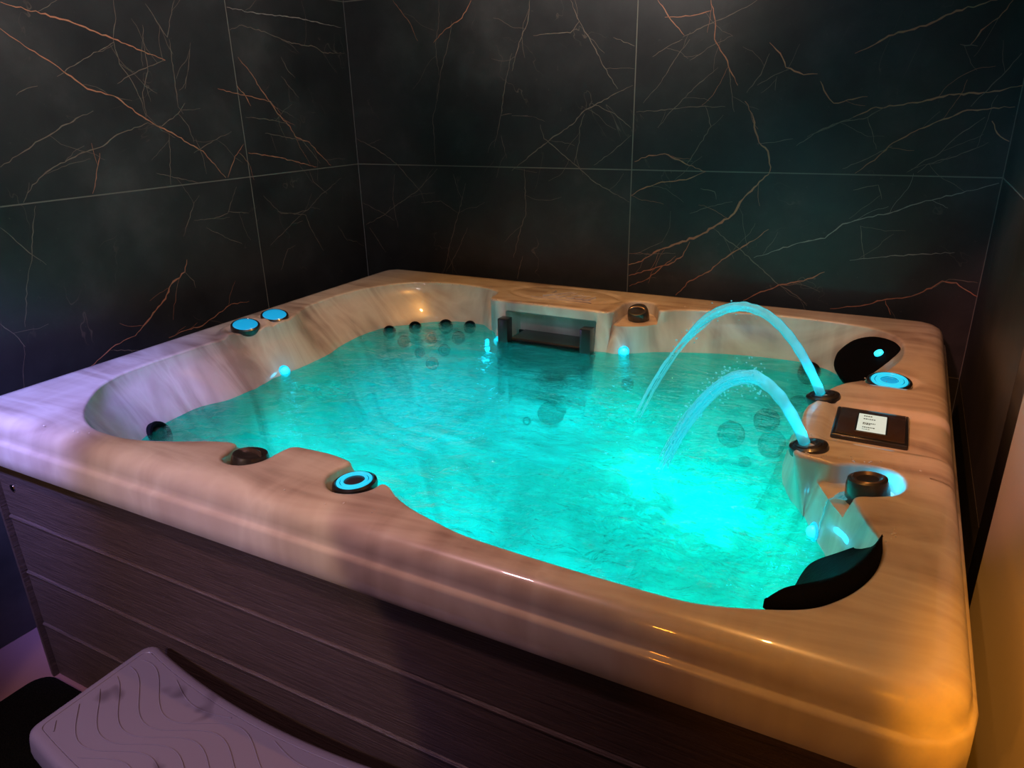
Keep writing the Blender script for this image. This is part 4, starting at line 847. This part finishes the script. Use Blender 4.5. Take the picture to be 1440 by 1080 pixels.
st = empty('step_stool', (1.02, -.13, ZF + .012), 'curved grey-mauve plastic step with wavy grip lines, in front of the tub cabinet', 'step')
def st_part(name, bm, mat, label=None, angle=40):
    o = from_bm(name, bm, mat, angle=angle); o.parent = st; o.location = -Vector(st.location)
    if label: o['label'] = label
    return o
SZ = -.47
def step_outline(inset=0, z=0):
    X0, X1 = .575 + inset, 1.475 - inset; pts = []
    def back(x): t = (x - 1.025) / .45; return .012 - .055 * (1 - t * t) - inset
    def front(x): t = (x - 1.025) / .45; return -.275 - .045 * (1 - t * t) + inset
    r = max(.028 - inset * .5, .008)
    xs_ = np.linspace(X0 + r, X1 - r, 40)
    for x in xs_: pts.append((x, back(x)))
    yb, yf = back(X1 - r), front(X1 - r)
    for t in np.linspace(80, 0, 7): pts.append((X1 - r + r * math.cos(math.radians(t)), yb - r + r * math.sin(math.radians(t))))
    for t in np.linspace(0, -80, 7): pts.append((X1 - r + r * math.cos(math.radians(t)), yf + r + r * math.sin(math.radians(t))))
    for x in xs_[::-1]: pts.append((x, front(x)))
    yb, yf = back(X0 + r), front(X0 + r)
    for t in np.linspace(-100, -180, 7): pts.append((X0 + r + r * math.cos(math.radians(t)), yf + r + r * math.sin(math.radians(t))))
    for t in np.linspace(180, 100, 7): pts.append((X0 + r + r * math.cos(math.radians(t)), yb - r + r * math.sin(math.radians(t))))
    return pts
bm = bmesh.new(); prev = None
for ins_, z in ((.014, -.062), (.006, -.062), (-.002, -.058), (-.003, -.045), (0, -.018), (.003, -.007), (.010, -.001), (.018, 0), (.0225, 0), (.0238, -.0018), (.0252, 0), (.04, 0)):
    ring = [bm.verts.new((x, y, SZ + z)) for x, y in step_outline(ins_)]
    if prev:
        for i in range(len(ring)): j = (i + 1) % len(ring); bm.faces.new((prev[i], prev[j], ring[j], ring[i]))
    prev = ring
bm.faces.new(prev)
for k in range(8):           # wavy raised lines following the curve of the tread
    v = -.03 - .038 * k; pts = []
    lift = .0007
    for i in range(150):
        x = .612 + (1.438 - .612) * i / 149
        t = (x - 1.025) / .45; y = .012 - .055 * (1 - t * t) - .012 + (v * .86) + .030 * math.sin((x - .6) * 2 * PI / .30 + k * .5) * (1 if 0 < k < 7 else .5)
        yfr = -.275 - .045 * (1 - t * t) + .032; ybk = .012 - .055 * (1 - t * t) - .032
        if yfr < y < ybk: pts.append((x, y, SZ + lift))
        elif len(pts) > 3: add_tube(bm, pts, .0013, 6); pts = []
        else: pts = []
    if len(pts) > 3: add_tube(bm, pts, .0013, 6)
st_part('tread', bm, M['step'])
for x in (.63, 1.36):
    bm = bmesh.new()
    vs = add_box(bm, x, x + .06, -.262, -.055, ZF + .012, SZ - .030, .008, 2)
    st_part('leg', bm, M['step'])
bm = bmesh.new(); add_box(bm, .64, 1.41, -.19, -.15, SZ - .06, SZ - .028, .004, 1); st_part('brace', bm, M['step'])

# ------------------------------------------------------------------ lights
def lamp(kind, name, loc, c, e, size=.05, aim=None, spot=None, blend=.5):
    L = bpy.data.lights.new(name, kind); L.color = c; L.energy = e
    if kind == 'AREA': L.shape = 'DISK'; L.size = size
    else: L.shadow_soft_size = size
    if spot: L.spot_size = math.radians(spot); L.spot_blend = blend
    o = bpy.data.objects.new(name, L); C.objects.link(o); o.location = loc
    if aim is not None: o.rotation_euler = (Vector(aim) - Vector(loc)).to_track_quat('-Z', 'Y').to_euler()
    return o
# warm amber downlights, the wall grazer and an added low corner spot
lamp('SPOT', 'amber_spot', (1.75, .35, 1.55), (1, .43, .11), 34, .012, (1.65, .6, 0), 84, .7)
lamp('SPOT', 'amber_spot', (.75, 1.15, 1.55), (1, .43, .09), 46, .012, (.75, 1.2, 0), 66, .8)
lamp('SPOT', 'amber_wall_grazer', (1.98, -1.6, 1.1), (1, .33, .015), 430, .02, (2.265, .36, -.22), 14, 1)
lamp('SPOT', 'amber_spot', (1.5, -1.1, .45), (1, .33, .03), 9, .03, (2.1, 0, -.05), 40, .8)  # unseen low spot added to warm the near right corner, not a ceiling fitting
lamp('SPOT', 'amber_spot', (1.55, 1.15, 1.55), (1, .39, .08), 36, .012, (1.65, 1.15, 0), 66, .8)
# violet and pink light from the left
lamp('SPOT', 'violet_lamp', (.45, -.95, 1.3), (.26, .28, 1), 330, .04, (.06, .10, -.05), 31, .95)
lamp('SPOT', 'pink_lamp', (.8, -.8, 1.5), (1, .55, .62), 62, .06, (.80, .1, -.1), 64, .9)
lamp('SPOT', 'yellow_lamp', (.60, -1.5, .9), (1, .66, .36), 40, .02, (.60, 0, -.30), 39, .12)
lamp('SPOT', 'violet_lamp', (.3, -1.6, .9), (.42, .38, 1), 58, .05, (.8, -.15, -.47), 34, .8)
# wall washers, then an added cool fill
lamp('SPOT', 'wall_washer', (.9, .9, 1.5), (1, .86, .80), 42, .10, (.9, 1.8, 1.35), 92, .7)
lamp('SPOT', 'wall_washer', (.75, .5, 1.5), (1, .87, .86), 38, .10, (-.19, .75, 1.0), 100, .7)
lamp('SPOT', 'pink_lamp', (1.5, -.9, 1.3), (1, .36, .32), 75, .05, (2.17, .62, .38), 24, .15)
lamp('SPOT', 'teal_lamp', (1.3, .7, 1.5), (.35, .5, .9), 8, .1, (2.0, 1.8, .35), 50, .9)
lamp('SPOT', 'teal_lamp', (1.2, .6, 1.2), (.12, .50, .75), 26, .1, (2.17, 1.5, .50), 30, .9)
lamp('SPOT', 'cool_fill', (1.75, -.25, .75), (.30, .78, 1), 16, .05, (1.25, 1.5, -.10), 52, .8)  # unseen fill added for bluish inner basin walls, in place of water glow
# submerged lamps, then added downward fill spots
for p, e, c in (((1.68, .53, -.22), 1.5, (0, .97, .80)), ((1.49, .66, -.22), 1.1, (0, .97, .82)), ((1.38, .98, -.24), .3, (0, 1, .85))):
    lamp('POINT', 'underwater_lamp', p, c, e, 0)
for p, e, c in (((.95, .75, -.30), 9, (0, .82, .95)), ((.60, .60, -.18), 9.5, (0, .85, .97)), ((.62, 1.15, -.18), 8, (0, .66, 1)), ((1.45, 1.20, -.18), 6, (0, .9, .96)), ((1.2, .40, -.18), 6, (0, .78, .97)),
                ((1.70, 1.2, -.18), 3.6, (0, .9, .9)), ((1.0, 1.2, -.20), 4.5, (0, .78, 1)), ((1.55, .55, -.25), 2.0, (0, .95, .88))):
    lamp('SPOT', 'underwater_fill', p, c, e, .0, (p[0], p[1] + .001, -1), 165, 1)  # unseen fill added below the surface to brighten the basin, no fitting there
# blue light carried by the jets and bowl
for p, aim, e in (((1.8285, .929, .005), (1.74, .925, .17), 2.2), ((1.8305, .640, .005), (1.77, .652, .12), 2.0)):
    lamp('SPOT', 'nozzle_lamp', p, (.0, .60, 1), e, .003, aim, 50, .6)
lamp('POINT', 'bowl_lamp', (1.978, .575, -.012), (0, .6, 1), .10, .006)
for p in LEDS: 
    q = Vector(p[0]) + Vector(p[1]) * .04 + Vector((0, 0, .012)); lamp('POINT', 'led_lamp', q, (.0, .62, 1), .035, .006)

w = bpy.data.worlds.new('World'); bpy.context.scene.world = w; w.use_nodes = True
w.node_tree.nodes['Background'].inputs[0].default_value = (.55, .5, .6, 1); w.node_tree.nodes['Background'].inputs[1].default_value = .05

# ------------------------------------------------------------------ camera
yaw, pitch, roll, f = -.49319, -.3679, -.02142, 1018.15
fw = Vector((math.cos(pitch) * math.sin(yaw), math.cos(pitch) * math.cos(yaw), math.sin(pitch)))
rt = Vector((math.cos(yaw), -math.sin(yaw), 0)); up = rt.cross(fw)
r2 = rt * math.cos(roll) + up * math.sin(roll); u2 = -rt * math.sin(roll) + up * math.cos(roll)
cam = bpy.data.cameras.new('camera'); co = bpy.data.objects.new('camera', cam); C.objects.link(co)
mt = Matrix((r2, u2, -fw)).transposed().to_4x4(); mt.translation = Vector((1.92969, -.76735, .63905)); co.matrix_world = mt
cam.sensor_width = 36; cam.sensor_fit = 'HORIZONTAL'; cam.lens = f * 36 / 1440; cam.clip_start = .02
sc_ = bpy.context.scene; sc_.camera = co
sc_.view_settings.view_transform = 'Standard'; sc_.view_settings.look = 'None'; sc_.view_settings.gamma = 1; sc_.view_settings.exposure = 0
sc_.view_settings.use_curve_mapping = False
